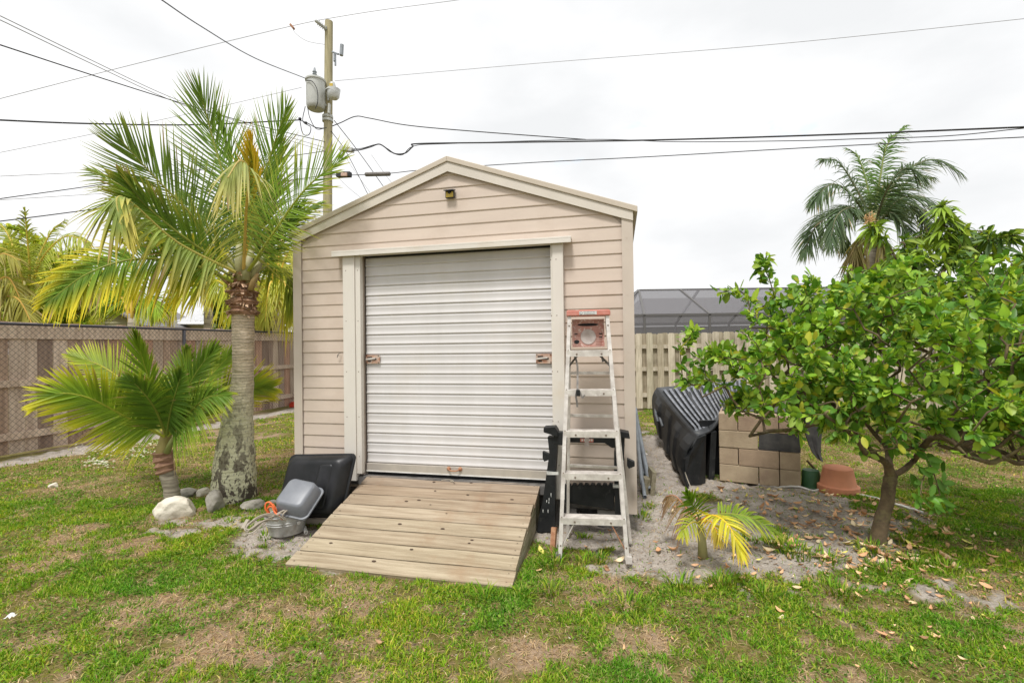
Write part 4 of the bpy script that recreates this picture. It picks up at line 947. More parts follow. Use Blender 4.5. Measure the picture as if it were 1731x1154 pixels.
# the folded front wall of the liner, closing its near end
m = MB(); q_ = [D(1158,775,4.84),D(1166,768,4.83),D(1180,740,4.88),D(1194,734,4.93),D(1193,815,4.93),D(1180,828,4.86),D(1166,828,4.80),D(1158,800,4.82)]
n_ = len(q_); off = Vector((.0,.05,0)); m.add(q_+[p+off for p in q_],[tuple(range(n_)),tuple(range(2*n_-1,n_-1,-1))]+[(i,i+n_,(i+1)%n_+n_,(i+1)%n_) for i in range(n_)]); m.build('end_wall', M['blackp'], ln, bevel=.008)
m = MB(); A1,A2,B1_,B2_ = G(1198,812),D(1202,730,5.02),D(1160,745,7.0),D(1160,662,7.0)
B1_.z = 0; o_ = Vector((.06,0,0)); m.hexa([A1,B1_,B1_+o_,A1+o_,A2,B2_,B2_+o_,A2+o_]); m.build('inner_shade_panel', M['blackp'], ln)  # added black panel standing in for the shadow under the liner
m = MB(); p0 = D(1186,815,5.25); p1 = D(1222,812,5.25); m.box((p0.x,5.25,-.02),(p1.x,5.29,.60)); m.build('rear_shade_fill', M['blackp'], ln)  # added dark box filling the shaded gap between liner and blocks
# lip along the near edge
m = MB(); pl = [at_s(u)[0] for u in np.linspace(2.2,8.6,16)]; m.tube(pl,.013,7); m.build('rolled_edge', M['blackp'], ln, smooth=True)
for (pa,pb) in (((1150,728),(1166,764)),((1143,735),(1155,757)),((1112,690),(1120,720)),((1108,690),(1112,712))):
    m = MB(); a = D(*pa,5.9 if pa[0]>1130 else 7.0); b = D(*pb,5.2 if pa[0]>1130 else 6.5); m.tube([a,a.lerp(b,.5)+Vector((-.01,0,0)),b],.018,8,col=(7,7,7)); m.build('side_rib', M['blackp'], ln, smooth=True)  # side ribs lightened: their highlights are put into the colour
# pots
def pot(name, px, py, r, h, mt, label, rim=True):
    o = G(px,py); m = MB()
    if rim: prof = [(0,h),(r*.60,h),(r*.70,h-.012),(r*.74,h*.80),(r*.86,h*.36),(r*.885,h*.34),(r*1.0,h*.31),(r*1.0,.01),(r*.97,0),(r*.9,0),(r*.86,h*.3),(r*.66,h-.02)]
    else: prof = [(0,h),(r*.83,h),(r*.88,h-.006),(r*.93,h*.55),(r*.96,h*.14),(r,h*.12),(r,0),(r*.93,0),(r*.85,h-.01)]
    m.lathe(prof[::-1], c=o, n=36); tag(m.build(name, mt, None, origin=o, smooth='auto'), label, 'flower pot', 'upturned pots beside the fire pit'); return o
pot('flower_pot', 1417,833,.175,.255,M['terra'],'upside down terracotta clay pot beside the green pot')
pot('flower_pot', 1371,825,.085,.185,M['greenp'],'small upside down dark green pot beside the terracotta pot', rim=False)
a = G(1418,838); m = MB(); m.lathe([(0,.012),(.2,.012),(.205,.006),(.2,0)][::-1], c=a+Vector((.02,.01,0)), n=30, sx=1.05); tag(m.build('pot_saucer', M['rockg'], None, origin=a), 'grey concrete disc under the terracotta pot', 'saucer')
hp = curve_pts([G(1280,818),G(1320,823),G(1370,830),G(1430,838),G(1480,848),G(1530,860),G(1560,868)]); hp = [Vector((p.x,p.y,float(gh(np.array([p.x]),np.array([p.y]))[0])+.012)) for p in hp]
m = MB(); m.tube(hp,.011,8); tag(m.build('garden_hose', M['whitep'], None, origin=hp[0], smooth=True), 'thin whitish pipe lying on the sand from the fire pit to the tree', 'pipe')
# ---- things at the right side of the shed
m = MB(); a = G(1106,835); b = D(1074,735,4.6); 
for i,(p,q,r) in enumerate(((G(1100,838)+Vector((0,0,.06)),D(1074,700,5.6),.022),(G(1092,824)+Vector((0,0,.13)),D(1073,690,5.8),.027),(G(1090,845)+Vector((0,0,.03)),D(1074,720,5.4),.018),(G(1086,835)+Vector((0,0,.10)),D(1073,700,5.2),.020))):
    m = MB(); m.tube([p,q],r,12,cap=False); d = (q-p).normalized(); m.tube([p+d*.01,q],r*.8,12,cap=False)
    tag(m.build('grey_pipe', M['pvc'], None, origin=p, smooth=True), ['grey plastic pipe nearest the wooden block beside the shed','thickest grey pipe lying along the right shed wall','lowest thin grey pipe on the ground by the shed corner','grey pipe against the shed wall under the others'][i], 'pipe', 'pipes along the right shed wall')
a = G(1087,806); m = MB(); m.box((a.x-.012,a.y-.012,0),(a.x+.012,a.y+.012,.245)); ps = m.build('rusty_stake', M['rust'], None, origin=a); tag(ps,'thin rusty metal stake with a flat plate on top right of the shed','stake')
m = MB(); m.box((a.x-.05,a.y-.04,.2455),(a.x+.05,a.y+.04,.255)); m.build('top_plate', M['alu'], ps)
a = G(1102,838); m = MB(); fm = Matrix.Translation(a) @ Matrix.Rotation(-.1,4,'Z') @ Matrix.Rotation(.12,4,'Y'); m.box((-.022,-.02,-.01),(.018,.20,.235),fm); m.box((-.08,.02,.0),(-.023,.15,.15),fm); tag(m.build('timber_offcut', M['rampside'], None, origin=a, bevel=.003), 'weathered timber offcut standing by the pipes right of the shed', 'timber')
a = G(1079,760); m = MB(); fm = Matrix.Translation(a); m.box((-.05,0,0),(.05,.12,.26),fm); tag(m.build('concrete_pier', M['rockg'], None, origin=a, bevel=.006), 'small grey concrete block behind the pipes at the shed side', 'block')
a = G(497,688); m = MB(); m.box((a.x-.12,a.y,0),(a.x+.08,a.y+.2,.10)); m.box((a.x-.10,a.y+.02,.1005),(a.x+.06,a.y+.18,.125)); tag(m.build('red_container', mat('red_plastic',(.6,.05,.02),.5), None, origin=a, bevel=.006), 'small red plastic container on the ground behind the left shed corner', 'container')
#@@SPLIT
# ============================================================ PALMS
def frond_arrays(ctrl, nl=46, L=.55, w=.022, N=(0,-.75,.5), droop=.25, base=.12, fold=.35, a0=78, a1=14, green=(.13,.24,.03), tip=(.62,.55,.06), ty=.55, seed=0, lprof=None, sides=(1,1), jit=.08, brown=.07, drop_all=0.0):
    """leaflets along a curved rachis given by three or four points"""
    rs = np.random.default_rng(seed)
    P = np.array([list(p) for p in curve_pts(ctrl, 24)])
    sg = np.r_[0, np.cumsum(np.linalg.norm(np.diff(P,axis=0),axis=1))]; tot = sg[-1]
    Nn = np.array(N, float); V=[]; Q=[]; Cc=[]
    for side, on in zip((-1,1), sides):
        if not on: continue
        for k in range(nl):
            if rs.random() < .035: continue
            t = base+(1-base)*(k+.6*rs.random())/nl; d = t*tot
            p = np.array([np.interp(d,sg,P[:,j]) for j in range(3)]); p2 = np.array([np.interp(min(d+.02,tot),sg,P[:,j]) for j in range(3)]); p1 = np.array([np.interp(max(d-.02,0),sg,P[:,j]) for j in range(3)])
            T = (p2-p1); T /= np.linalg.norm(T); S = np.cross(T,Nn); S /= (np.linalg.norm(S)+1e-6); n_ = np.cross(S,T)
            ang = math.radians(a0+(a1-a0)*t**1.3) + rs.normal()*jit
            prof = (math.sin(PI*min(1,(.18+.80*t)))**.55 if lprof is None else lprof(t)); ln = L*prof*(.9+.2*rs.random()); ln = max(ln, L*.18)
            D0 = math.cos(ang)*T + math.sin(ang)*side*S + n_*(fold*(1-.5*t)+rs.normal()*jit); D0 /= np.linalg.norm(D0)
            wv = np.cross(D0, n_); wv /= np.linalg.norm(wv)+1e-6; nn_ = np.cross(wv, D0)
            dr_ = droop*(.6+.8*rs.random()); b = len(V); ww = w*(.85+.3*rs.random())
            g_ = np.array(green)*(.75+.5*rs.random()); y_ = np.array(tip)*(.8+.35*rs.random()); start = ty+rs.normal()*.08
            isb = rs.random() < brown
            for i, sI in enumerate((0,.25,.55,.8,1.0)):
                c = p + D0*(ln*sI) + np.array([0,0,-1.0])*(ln*dr_*sI**2) + np.array([0,0,-1.0])*(ln*drop_all*sI)
                wd = ww*(.55,1.0,.9,.55,.04)[i]/2; col = g_ + (y_-g_)*min(1,max(0,(sI-start)/(1.02-start) if start<1 else 0))
                if isb and i >= 3: col = np.array((.42,.30,.16))
                V.append(c - wv*wd + nn_*wd*.45); V.append(c); V.append(c + wv*wd + nn_*wd*.45); Cc += [col*.95, col*1.08, col*.95]
            for i in range(4):
                for j in range(2): Q.append((b+i*3+j,b+i*3+j+1,b+i*3+j+4,b+i*3+j+3))
    return P, V, Q, Cc
def frond(parent, ctrl, rach=(.016,.004), label=None, **kw):
    P, V, Q, Cc = frond_arrays(ctrl, **kw)
    g_ = kw.get('green',(.13,.24,.03)); m = len(P)
    mb = MB(); mb.tube([Vector(p) for p in P[::3]], [rach[0]+(rach[1]-rach[0])*i/(len(P[::3])-1) for i in range(len(P[::3]))], 6, col=(g_[0]*1.9+.05,g_[1]*1.35+.03,g_[2]*1.6+.02))
    b = len(mb.v); mb.v += [tuple(v) for v in V]; mb.c += [tuple(c) for c in Cc]; mb.f += [tuple(b+i for i in q) for q in Q]
    return mb.build('frond', M['palmleaf'], parent)
# ---- big palm
B0 = G(396,838); bigp = thing('coconut_palm', 'large palm with swollen lichen covered trunk and tall fan of feathery fronds', 'palm', loc=B0)
tr = [(396,845,78),(396,815,78),(397,780,72),(399,740,62),(403,700,52),(409,660,41),(411,630,37),(411,600,37),(411,570,39),(411,545,39),(411,520,40),(409,495,40)]
pts = [D(x,y,4.62) for x,y,w in tr]; pts[0].z = -.04; rad = [w*4.62/FPX/2*.87 for x,y,w in tr]
P2 = []; R2 = []
for i in range(len(pts)-1):
    for k in range(9): t=k/9; P2.append(pts[i].lerp(pts[i+1],t)); R2.append((rad[i]*(1-t)+rad[i+1]*t)*(1+.014*math.sin(k*2.1+i)+random.uniform(-.014,.014)))
m = MB(); m.tube(P2,R2,28,wob=.035); m.build('trunk', M['palmbark'], bigp, smooth=True)
m = MB(); cp = [D(411,532,4.62),D(410,524,4.62),D(409,512,4.62),D(408,502,4.62),D(408,494,4.62),D(409,484,4.62),D(410,472,4.62),D(411,458,4.62)]
m.tube([cp[0].lerp(cp[-1],i/30) for i in range(31)],[.125+.022*math.sin(i*.9)+random.uniform(-.014,.018)-(.0018*i if i>16 else 0) for i in range(31)],22,wob=.16); m.build('fibre_collar', M['fibre'], bigp, smooth='auto')
fl = MB(); rs_ = random.Random(6)
for _ in range(420):
    z_ = rs_.uniform(0,1); c_ = cp[0].lerp(cp[-1],z_); an = rs_.uniform(0,2*PI); r0 = .112+.02*math.sin(z_*30)-(.03*max(0,z_-.6)); o_ = Vector((math.cos(an),math.sin(an),0)); t_ = Vector((-o_.y,o_.x,0))
    p_ = c_+o_*r0; l_ = rs_.uniform(.02,.075); w_ = rs_.uniform(.006,.022); d_ = Vector((o_.x*rs_.uniform(.1,.9),o_.y*rs_.uniform(.1,.9),rs_.uniform(-1,.5))).normalized(); k_ = rs_.uniform(.6,1.7)
    fl.add([p_-t_*w_,p_+t_*w_,p_+d_*l_+t_*w_*.3,p_+d_*l_-t_*w_*.5],[(0,1,2,3)],(k_,k_,k_))
M['fibre2'] = mat('loose_fibre', (.40,.24,.155), .95, vc=True, col2=(.52,.37,.25), nscale=20)
fl.build('loose_fibres', M['fibre2'], bigp)
for k,(a,b,r) in enumerate(((( 402,478),(386,430),.035),((408,474),(404,410),.04),((416,474),(428,415),.035),((422,480),(448,432),.032),((396,484),(368,462),.026),((424,490),(436,462),.024),((398,490),(392,520),.020))):
    m = MB(); A_ = D(*a,4.58-.03*(k%3)); B_ = D(*b,4.58-.05*(k%2)); m.tube([A_,A_.lerp(B_,.5)+Vector((0,-.02,.0)),B_],[r*1.3,r,r*.62],8,col=(1,1,1) if k<4 else (1.1,.8,.6)); m.build('leaf_base', M['petiole'], bigp, smooth=True)
c0 = (409,462)
GR = (.115,.215,.022); YG = (.22,.30,.03); YT = (.68,.60,.07)
bf_ = [
 dict(c=[(406,455,4.6),(392,350,4.65),(360,235,4.7),(338,152,4.6)], nl=62, L=.70, N=(.1,-1,.1), droop=.0, fold=.08, green=(.15,.25,.035), tip=(.33,.40,.08), ty=.6, a0=60, a1=8, w=.0145),
 dict(c=[(412,455,4.75),(405,350,5.0),(385,260,5.1),(372,200,5.0)], nl=54, L=.56, N=(-.4,-1,.2), droop=.10, fold=.2, green=(.15,.27,.03), tip=(.30,.40,.06), ty=.7, a0=58, w=.018),
 dict(c=[(400,455,4.55),(335,375,4.5),(262,300,4.35),(200,232,4.2)], nl=60, L=.62, N=(.25,-1,.25), droop=-.08, fold=.15, green=(.14,.22,.035), tip=(.40,.44,.09), ty=.6, a0=66, w=.015),
 dict(c=[(400,458,4.7),(310,385,4.7),(225,325,4.7),(155,290,4.6)], nl=52, L=.50, N=(.2,-.9,.3), droop=.25, fold=.0, green=(.17,.26,.04), tip=(.55,.50,.13), ty=.5, a0=66, w=.014),
 dict(c=[(416,455,4.6),(435,350,4.7),(458,262,4.7),(485,182,4.5)], nl=58, L=.54, N=(-.1,-1,.1), droop=-.12, fold=.2, green=(.17,.29,.04), tip=(.38,.46,.07), ty=.6, a0=60, w=.0155),
 dict(c=[(418,455,4.8),(445,370,4.9),(468,290,4.9),(478,235,4.8)], nl=50, L=.46, N=(-.4,-.9,.3), droop=.1, fold=.1, green=(.22,.32,.07), tip=(.38,.44,.10), ty=.6, a0=50, w=.03),
 dict(c=[(420,458,4.5),(465,390,4.4),(518,318,4.2),(580,268,4.0)], nl=66, L=.55, N=(-.15,-.95,.3), droop=.0, fold=.2, green=(.19,.31,.035), tip=(.60,.56,.08), ty=.55, w=.015),
 dict(c=[(398,460,4.45),(300,410,4.1),(225,345,3.8),(198,335,3.6),(205,380,3.5)], nl=50, L=.44, N=(-.1,-.6,.8), droop=.55, fold=.0, green=(.27,.35,.08), tip=(.66,.56,.13), ty=.4, drop_all=.35, w=.03),
 dict(c=[(398,460,4.5),(310,400,4.3),(245,345,4.15),(205,300,4.05)], nl=50, L=.46, N=(.1,-1,.2), droop=.1, fold=.2, green=(.13,.22,.025), tip=(.5,.46,.08), ty=.5, a0=50),
 dict(c=[(394,476,4.45),(320,446,4.3),(230,438,4.05),(150,462,3.85),(80,512,3.75)], nl=84, L=.44, N=(.1,-1,.35), droop=.30, fold=.1, green=(.15,.26,.025), tip=(.90,.74,.05), ty=.30, a0=90, a1=26, w=.020),
 dict(c=[(396,470,4.5),(330,430,4.6),(260,400,4.6),(190,385,4.5)], nl=50, L=.36, N=(.1,-.9,.4), droop=.2, fold=.1, green=(.15,.24,.03), tip=(.6,.55,.06), ty=.5, a0=60),
 dict(c=[(412,455,4.5),(416,360,4.2),(420,290,3.95),(405,272,3.8),(385,300,3.65)], nl=44, L=.42, N=(.2,-.4,.9), droop=.7, fold=.0, green=(.34,.38,.12), tip=(.66,.58,.22), ty=.35, drop_all=.6, w=.025),
 dict(c=[(414,455,4.7),(424,360,4.75),(430,300,4.7),(426,232,4.55)], nl=44, L=.34, N=(-.2,-1,.1), droop=-.1, fold=.5, green=(.50,.45,.05), tip=(.85,.58,.06), ty=.3, a0=48, a1=8, base=.45),
 dict(c=[(422,462,4.7),(460,410,5.0),(505,365,5.2),(540,345,5.3)], nl=54, L=.52, N=(-.3,-.8,.5), droop=.3, fold=.1, green=(.12,.21,.025), tip=(.6,.56,.07), ty=.55),
 dict(c=[(424,468,4.75),(455,450,5.1),(485,465,5.3),(508,520,5.3)], nl=50, L=.46, N=(-.2,-.5,.8), droop=.6, fold=.1, green=(.24,.33,.05), tip=(.80,.68,.07), ty=.45, drop_all=.3),
 dict(c=[(410,455,4.8),(440,390,5.2),(462,340,5.4),(470,290,5.6)], nl=50, L=.52, N=(-.3,-1,.2), droop=.15, fold=.1, green=(.10,.18,.02), tip=(.33,.38,.05), ty=.6),
 dict(c=[(403,455,4.8),(370,405,5.2),(335,365,5.4),(305,330,5.5)], nl=50, L=.52, N=(.3,-1,.3), droop=.2, fold=.1, green=(.10,.18,.02), tip=(.33,.38,.05), ty=.6),
 dict(c=[(418,462,4.75),(450,430,4.9),(480,385,5.0),(512,345,5.0)], nl=48, L=.44, N=(-.3,-.8,.5), droop=.2, fold=.15, green=(.12,.22,.025), tip=(.45,.46,.06), ty=.6),
]
for i, f in enumerate(bf_):
    f.setdefault('w', .020); c = [D(x,y,Y) for x,y,Y in f.pop('c')]; frond(bigp, c, seed=100+i, **f)
# ---- small palm
B1 = G(292,840); smp = thing('young_palm', 'young palm with short reddish trunk and broad bright fronds in front of the board fence', 'palm', loc=B1)
pts = [D(x,y,4.45) for x,y in ((294,842),(289,820),(281,795),(276,770),(275,745))]; pts[0].z=-.03
P2 = [pts[min(i//8,3)].lerp(pts[min(i//8,3)+1],(i%8)/8) for i in range(33)]; P2[-1]=pts[-1]
m = MB(); m.tube(P2[:17],[.066-.0004*i+random.uniform(-.006,.006) for i in range(17)],18,wob=.1); m.build('trunk', M['palmbark_plain'], smp, smooth='auto')
m = MB(); m.tube(P2[15:27],[.078+.01*math.sin(i*1.9)+random.uniform(-.006,.006) for i in range(12)],18,wob=.12); m.build('fibre_collar', M['fibre'], smp, smooth='auto')
m = MB(); m.tube([D(276,778,4.45),D(277,755,4.45),D(281,735,4.45),D(284,715,4.42)],[.07,.058,.045,.03],12,col=(1.0,.85,.6)); m.build('crown_shaft', M['petiole'], smp, smooth=True)
m = MB(); m.tube([D(282,765,4.4),D(290,745,4.4),D(306,722,4.38),D(330,700,4.35)],[.03,.02,.013,.01],8,col=(.8,.9,.6)); m.build('leaf_base', M['petiole'], smp, smooth=True)
c1 = (281,738)
sf = [
 dict(c=[(278,738,4.4),(215,705,4.2),(150,672,4.0),(100,665,3.9),(66,680,3.85)], nl=54, L=.37, N=(.1,-.9,.45), droop=.08, fold=.1, tip=(.80,.72,.05), ty=.42, a1=6),
 dict(c=[(280,735,4.4),(262,670,4.3),(243,610,4.2),(232,566,4.1)], nl=44, L=.34, N=(-.2,-.9,.3), droop=.12, fold=.15, tip=(.3,.42,.05), ty=.6, a0=60, a1=8),
 dict(c=[(279,735,4.6),(230,665,4.9),(175,620,5.1),(118,600,5.2)], nl=40, L=.36, N=(.2,-.8,.6), droop=-.1, fold=.3, green=(.15,.25,.03), tip=(.55,.56,.06), ty=.5),
 dict(c=[(284,735,4.4),(305,680,4.3),(335,625,4.25),(366,588,4.2)], nl=46, L=.36, N=(-.3,-.9,.3), droop=.1, fold=.15, green=(.10,.22,.025), tip=(.35,.42,.05), ty=.6, a0=62),
 dict(c=[(285,737,4.3),(318,700,4.1),(350,672,4.0),(385,668,3.95)], nl=40, L=.34, N=(-.1,-.7,.7), droop=.35, fold=.1, green=(.08,.18,.02), tip=(.45,.46,.05), ty=.6),
 dict(c=[(285,738,4.6),(345,690,5.0),(400,660,5.2),(458,655,5.3)], nl=56, L=.48, N=(-.1,-.9,.5), droop=.0, fold=.2, green=(.14,.25,.03), tip=(.72,.64,.04), ty=.42),
 dict(c=[(283,735,4.6),(330,665,4.9),(370,620,5.1),(400,590,5.2)], nl=40, L=.34, N=(-.2,-.9,.4), droop=.05, fold=.2, tip=(.5,.5,.06), ty=.55),
 dict(c=[(281,735,4.3),(262,690,4.1),(235,655,3.95),(215,640,3.9)], nl=34, L=.30, N=(.2,-.8,.5), droop=.2, fold=.1, green=(.07,.16,.02), tip=(.35,.42,.05), ty=.6),
 dict(c=[(282,735,4.3),(290,690,4.1),(300,655,4.0),(308,630,3.95)], nl=34, L=.30, N=(0,-.9,.4), droop=.15, fold=.1, green=(.06,.15,.018), tip=(.3,.38,.05), ty=.65),
 dict(c=[(282,735,4.7),(295,670,4.95),(310,620,5.1),(318,590,5.1)], nl=34, L=.30, N=(0,-.9,.4), droop=.1, fold=.2, green=(.07,.15,.018), tip=(.3,.38,.05), ty=.65),
 dict(c=[(278,738,4.6),(245,715,4.9),(205,715,5.1),(180,725,5.2)], nl=34, L=.32, N=(.1,-.7,.7), droop=.4, fold=.1, green=(.09,.18,.02), tip=(.6,.55,.05), ty=.5),
]
for i, f in enumerate(sf):
    c = [D(x,y,Y) for x,y,Y in f.pop('c')]; g0 = f.get('green',(.13,.26,.024)); f['green'] = (g0[0]*1.75,g0[1]*1.4,g0[2]*1.3); f['ty'] = f['ty']*.85; f['nl'] = int(f['nl']*1.35); f['a0'] = f.get('a0',84); f['L'] *= 1.06; f['N'] = (f['N'][0], -1, f['N'][2]*.6); frond(smp, c, seed=200+i, w=.0205, rach=(.012,.003), jit=.035, **f)
# ---- seedling in the sand
B2 = G(1188,938); sdl = thing('palm_seedling', 'small yellowing palm seedling growing from the bare sand', 'palm', loc=B2)
m = MB(); m.tube([B2+Vector((0,0,-.03)),D(1187,915,3.3),D(1184,890,3.3),D(1182,872,3.28)],[.034,.028,.02,.012],10,col=(.75,.72,.5)); m.build('stem', M['petiole'], sdl, smooth=True)
ss = [
 dict(c=[(1184,880,3.3),(1176,862,3.25),(1166,845,3.2),(1160,832,3.18)], nl=12, L=.20, N=(0,-1,.2), droop=.25, green=(.16,.30,.025), tip=(.30,.42,.03), ty=.6, a0=60, a1=4, w=.022),
 dict(c=[(1182,880,3.3),(1160,858,3.35),(1142,838,3.4),(1126,838,3.45)], nl=16, L=.15, N=(.1,-.8,.5), droop=.9, green=(.30,.20,.10), tip=(.25,.14,.10), ty=.5, drop_all=.7, w=.016),
 dict(c=[(1186,878,3.25),(1205,870,3.05),(1232,888,2.9),(1255,940,2.8)], nl=22, L=.16, N=(.1,-.7,.7), droop=.35, green=(.58,.54,.04), tip=(.66,.45,.10), ty=.55, drop_all=.15, w=.017),
 dict(c=[(1187,878,3.3),(1222,868,3.3),(1268,874,3.3),(1318,903,3.3)], nl=26, L=.15, N=(0,-.5,.85), droop=.4, green=(.20,.30,.035), tip=(.52,.50,.06), ty=.5, w=.017),
 dict(c=[(1184,884,3.2),(1172,882,3.1),(1160,890,3.05),(1152,905,3.0)], nl=12, L=.12, N=(0,-.6,.8), droop=.5, green=(.3,.36,.04), tip=(.62,.5,.06), ty=.4, w=.016),
 dict(c=[(1187,882,3.25),(1200,880,3.15),(1210,895,3.08),(1214,915,3.05)], nl=12, L=.12, N=(0,-.6,.8), droop=.5, green=(.62,.55,.06), tip=(.66,.48,.2), ty=.4, w=.015),
]
for i, f in enumerate(ss):
    c = [D(x,y,Y) for x,y,Y in f.pop('c')]; frond(sdl, c, seed=300+i, rach=(.006,.002), base=.2, **f)
# long thin stem behind it
m = MB(); m.tube(curve_pts([D(1182,876,3.3),D(1174,840,3.5),D(1163,812,3.8),D(1158,798,4.0)]),.004,6); tag(m.build('dry_stem', M['deadleaf'] if False else M['beigecord'], None, origin=B2), 'thin dry stem rising behind the palm seedling', 'stem')
# ---- distant feather palm, right
RY = 14.0; q = D(1478,600,RY); B3 = Vector((q.x,q.y,0)); rp = thing('feather_palm', 'tall dark feathery palm standing behind the screen enclosure', 'palm', loc=B3)
m = MB(); tp = [Vector((q.x-.05,RY,0)),D(1474,520,RY),D(1475,450,RY),D(1476,418,RY)]; m.tube(tp,[.22,.21,.20,.17],14,wob=.05); m.build('trunk', M['palmbark_plain'], rp, smooth=True)
m = MB(); m.tube([D(1476,420,RY),D(1477,395,RY),D(1478,370,RY),D(1480,345,RY)],[.19,.17,.13,.06],12,col=(.8,.9,.6)); m.build('crown_shaft', M['petiole'], rp, smooth=True)
DG = (.095,.15,.07); DT_ = (.20,.24,.13)
rf_ = [[(1481,380,13.9),(1520,338,13.5),(1560,335,13.2),(1600,372,13.0)],[(1473,380,13.9),(1440,330,13.6),(1405,312,13.4),(1370,345,13.2)],[(1474,375,14),(1448,320,14),(1418,275,14),(1388,268,13.8)],[(1478,365,14),(1488,300,14.3),(1500,245,14.5),(1532,212,14.6)],[(1482,370,14),(1520,300,14),(1575,270,13.8),(1625,292,13.5)],
 [(1480,375,13.8),(1500,320,13),(1530,285,12.6),(1560,300,12.3)],[(1482,385,14),(1515,345,14),(1550,355,13.8),(1578,412,13.5)],[(1472,385,14),(1435,350,14),(1385,375,13.8),(1358,428,13.6)],
 [(1472,385,13.8),(1445,352,13.2),(1415,365,12.9),(1402,415,12.7)],[(1480,385,13.8),(1505,360,13.4),(1530,385,13.2),(1545,430,13.1)],[(1476,370,14.3),(1465,310,15),(1450,265,15.4),(1430,250,15.5)],
 [(1482,372,14.2),(1515,330,15),(1545,300,15.6),(1580,300,16)],[(1474,385,14.2),(1450,360,14.8),(1425,385,15.2),(1425,420,15.3)],[(1483,385,14.2),(1530,352,14.8),(1562,372,15.2),(1590,420,15.3)]]
for i,c in enumerate(rf_):
    gcol = (.12,.22,.05) if i in (3,10) else DG
    frond(rp, [D(*p) for p in c], seed=400+i, nl=72, L=.78, w=.038, N=(.0,-.5,.8), droop=.5, fold=.25, green=gcol, tip=DT_, ty=.6, jit=.16, rach=(.035,.01), a0=70, drop_all=.15)
for c in ([(1470,398,13.9),(1452,402,13.7),(1442,425,13.6),(1438,470,13.6)],[(1480,400,13.8),(1492,410,13.6),(1496,440,13.5),(1494,475,13.5)]):
    frond(rp, [D(*p) for p in c], seed=430+c[0][0], nl=100, L=.6, w=.05, N=(0,-1,.2), droop=.5, green=(.30,.26,.08), tip=(.26,.20,.10), ty=.4, jit=.2, drop_all=.7, a0=40)
# ---- palms behind the left fence
def back_palm(px, Yd, crown_y, label, fronds, stem=True, green=(.14,.22,.03), tip=(.62,.52,.06), L=.62, seed=500, r=.10, yel=False):
    q = D(px, crown_y, Yd); t = thing('garden_palm', label, 'palm', loc=(q.x,q.y,0), group='palms beyond the board fence')
    m = MB(); m.tube([Vector((q.x,q.y,0)),Vector((q.x,q.y,q.z*.6)),q],[r*1.3,r*1.1,r],10,wob=.08); m.build('trunk', M['palmbark_plain'], t, smooth=True)
    for k in range(5):
        m = MB(); a = k*1.3; m.tube([q+Vector((.04*math.cos(a),.04*math.sin(a),-.35)), q+Vector((.07*math.cos(a),.07*math.sin(a),.0)), q+Vector((.20*math.cos(a),.20*math.sin(a),.38))],[.05,.04,.02],7,col=(2.1,1.5,.5) if yel else (1.2,1.1,.8)); m.build('leaf_base', M['petiole'], t, smooth=True)
    for i,c in enumerate(fronds):
        frond(t, [q]+[D(*p) for p in c], seed=seed+i, nl=46, L=L, w=.034, N=(0,-.7,.6), droop=.45, fold=.15, green=(green[0]*2.1,green[1]*1.75,green[2]*1.3), tip=tip, ty=.45, jit=.1, rach=(.03,.008), drop_all=.2)
back_palm(48,10.5,505,'bushy palm with a tall upright olive frond at far left beyond the fence',[[(50,450,10.4),(46,400,10.3),(42,352,10.2)],[(30,450,10.3),(5,420,10.1),(-40,430,10)],[(70,440,10.4),(110,400,10.3),(150,410,10)],[(20,480,10.2),(-10,500,10),(-40,545,9.9)],[(85,470,10.2),(130,460,10),(165,505,9.9)],[(60,450,10.8),(85,395,11),(110,372,11)],[(30,440,10.8),(10,390,11),(-15,372,11)]],seed=500,green=(.15,.21,.035),tip=(.42,.42,.08))
back_palm(352,10.8,500,'palm with bright yellow leaf stems seen left of the big trunk beyond the fence',[[(335,460,10.6),(315,435,10.5),(295,450,10.4)],[(362,455,10.6),(375,415,10.6),(395,400,10.6)],[(372,470,10.6),(400,460,10.4),(425,500,10.2)],[(345,450,10.8),(325,410,11),(300,395,11)],[(330,480,10.5),(300,490,10.3),(280,525,10.2)],[(365,475,10.5),(385,490,10.3),(392,530,10.2)]],seed=520,green=(.18,.25,.03),tip=(.66,.58,.05),yel=True,r=.09)
back_palm(468,12.0,520,'pale green palm with drooping fronds next to the shed beyond the fence',[[(462,470,11.8),(448,440,11.6),(425,455,11.4)],[(475,460,11.8),(490,425,11.6),(510,440,11.4)],[(480,480,11.7),(500,475,11.5),(512,520,11.3)],[(455,490,11.7),(440,490,11.5),(430,540,11.3)],[(470,450,12.3),(478,400,12.4),(490,370,12.5)],[(470,480,11.4),(482,480,11.1),(490,540,11)],[(462,480,11.4),(455,485,11.1),(448,545,11)]],seed=540,green=(.22,.28,.06),tip=(.52,.46,.14),L=.7,yel=True)
back_palm(225,10.2,530,'low bright green palm in front of the white roof beyond the fence',[[(215,500,10.1),(200,470,10),(180,465,9.9)],[(230,495,10.1),(240,465,10),(258,455,9.9)],[(212,510,10.1),(190,500,10),(170,520,9.9)],[(238,510,10.1),(256,505,10),(268,530,9.9)],[(225,490,10.3),(222,450,10.4),(210,420,10.4)]],seed=560,green=(.15,.26,.03),tip=(.50,.5,.06),L=.5,yel=True)
back_palm(-30,9.2,560,'palm mostly outside the left edge with brownish drooping fronds',[[(-10,490,9.1),(15,470,9),(45,530,8.9)],[(-20,470,9.1),(0,430,9),(35,440,8.9)],[(-5,510,9.0),(30,505,8.9),(60,560,8.8)]],seed=570,green=(.15,.17,.04),tip=(.34,.30,.08),L=.6)
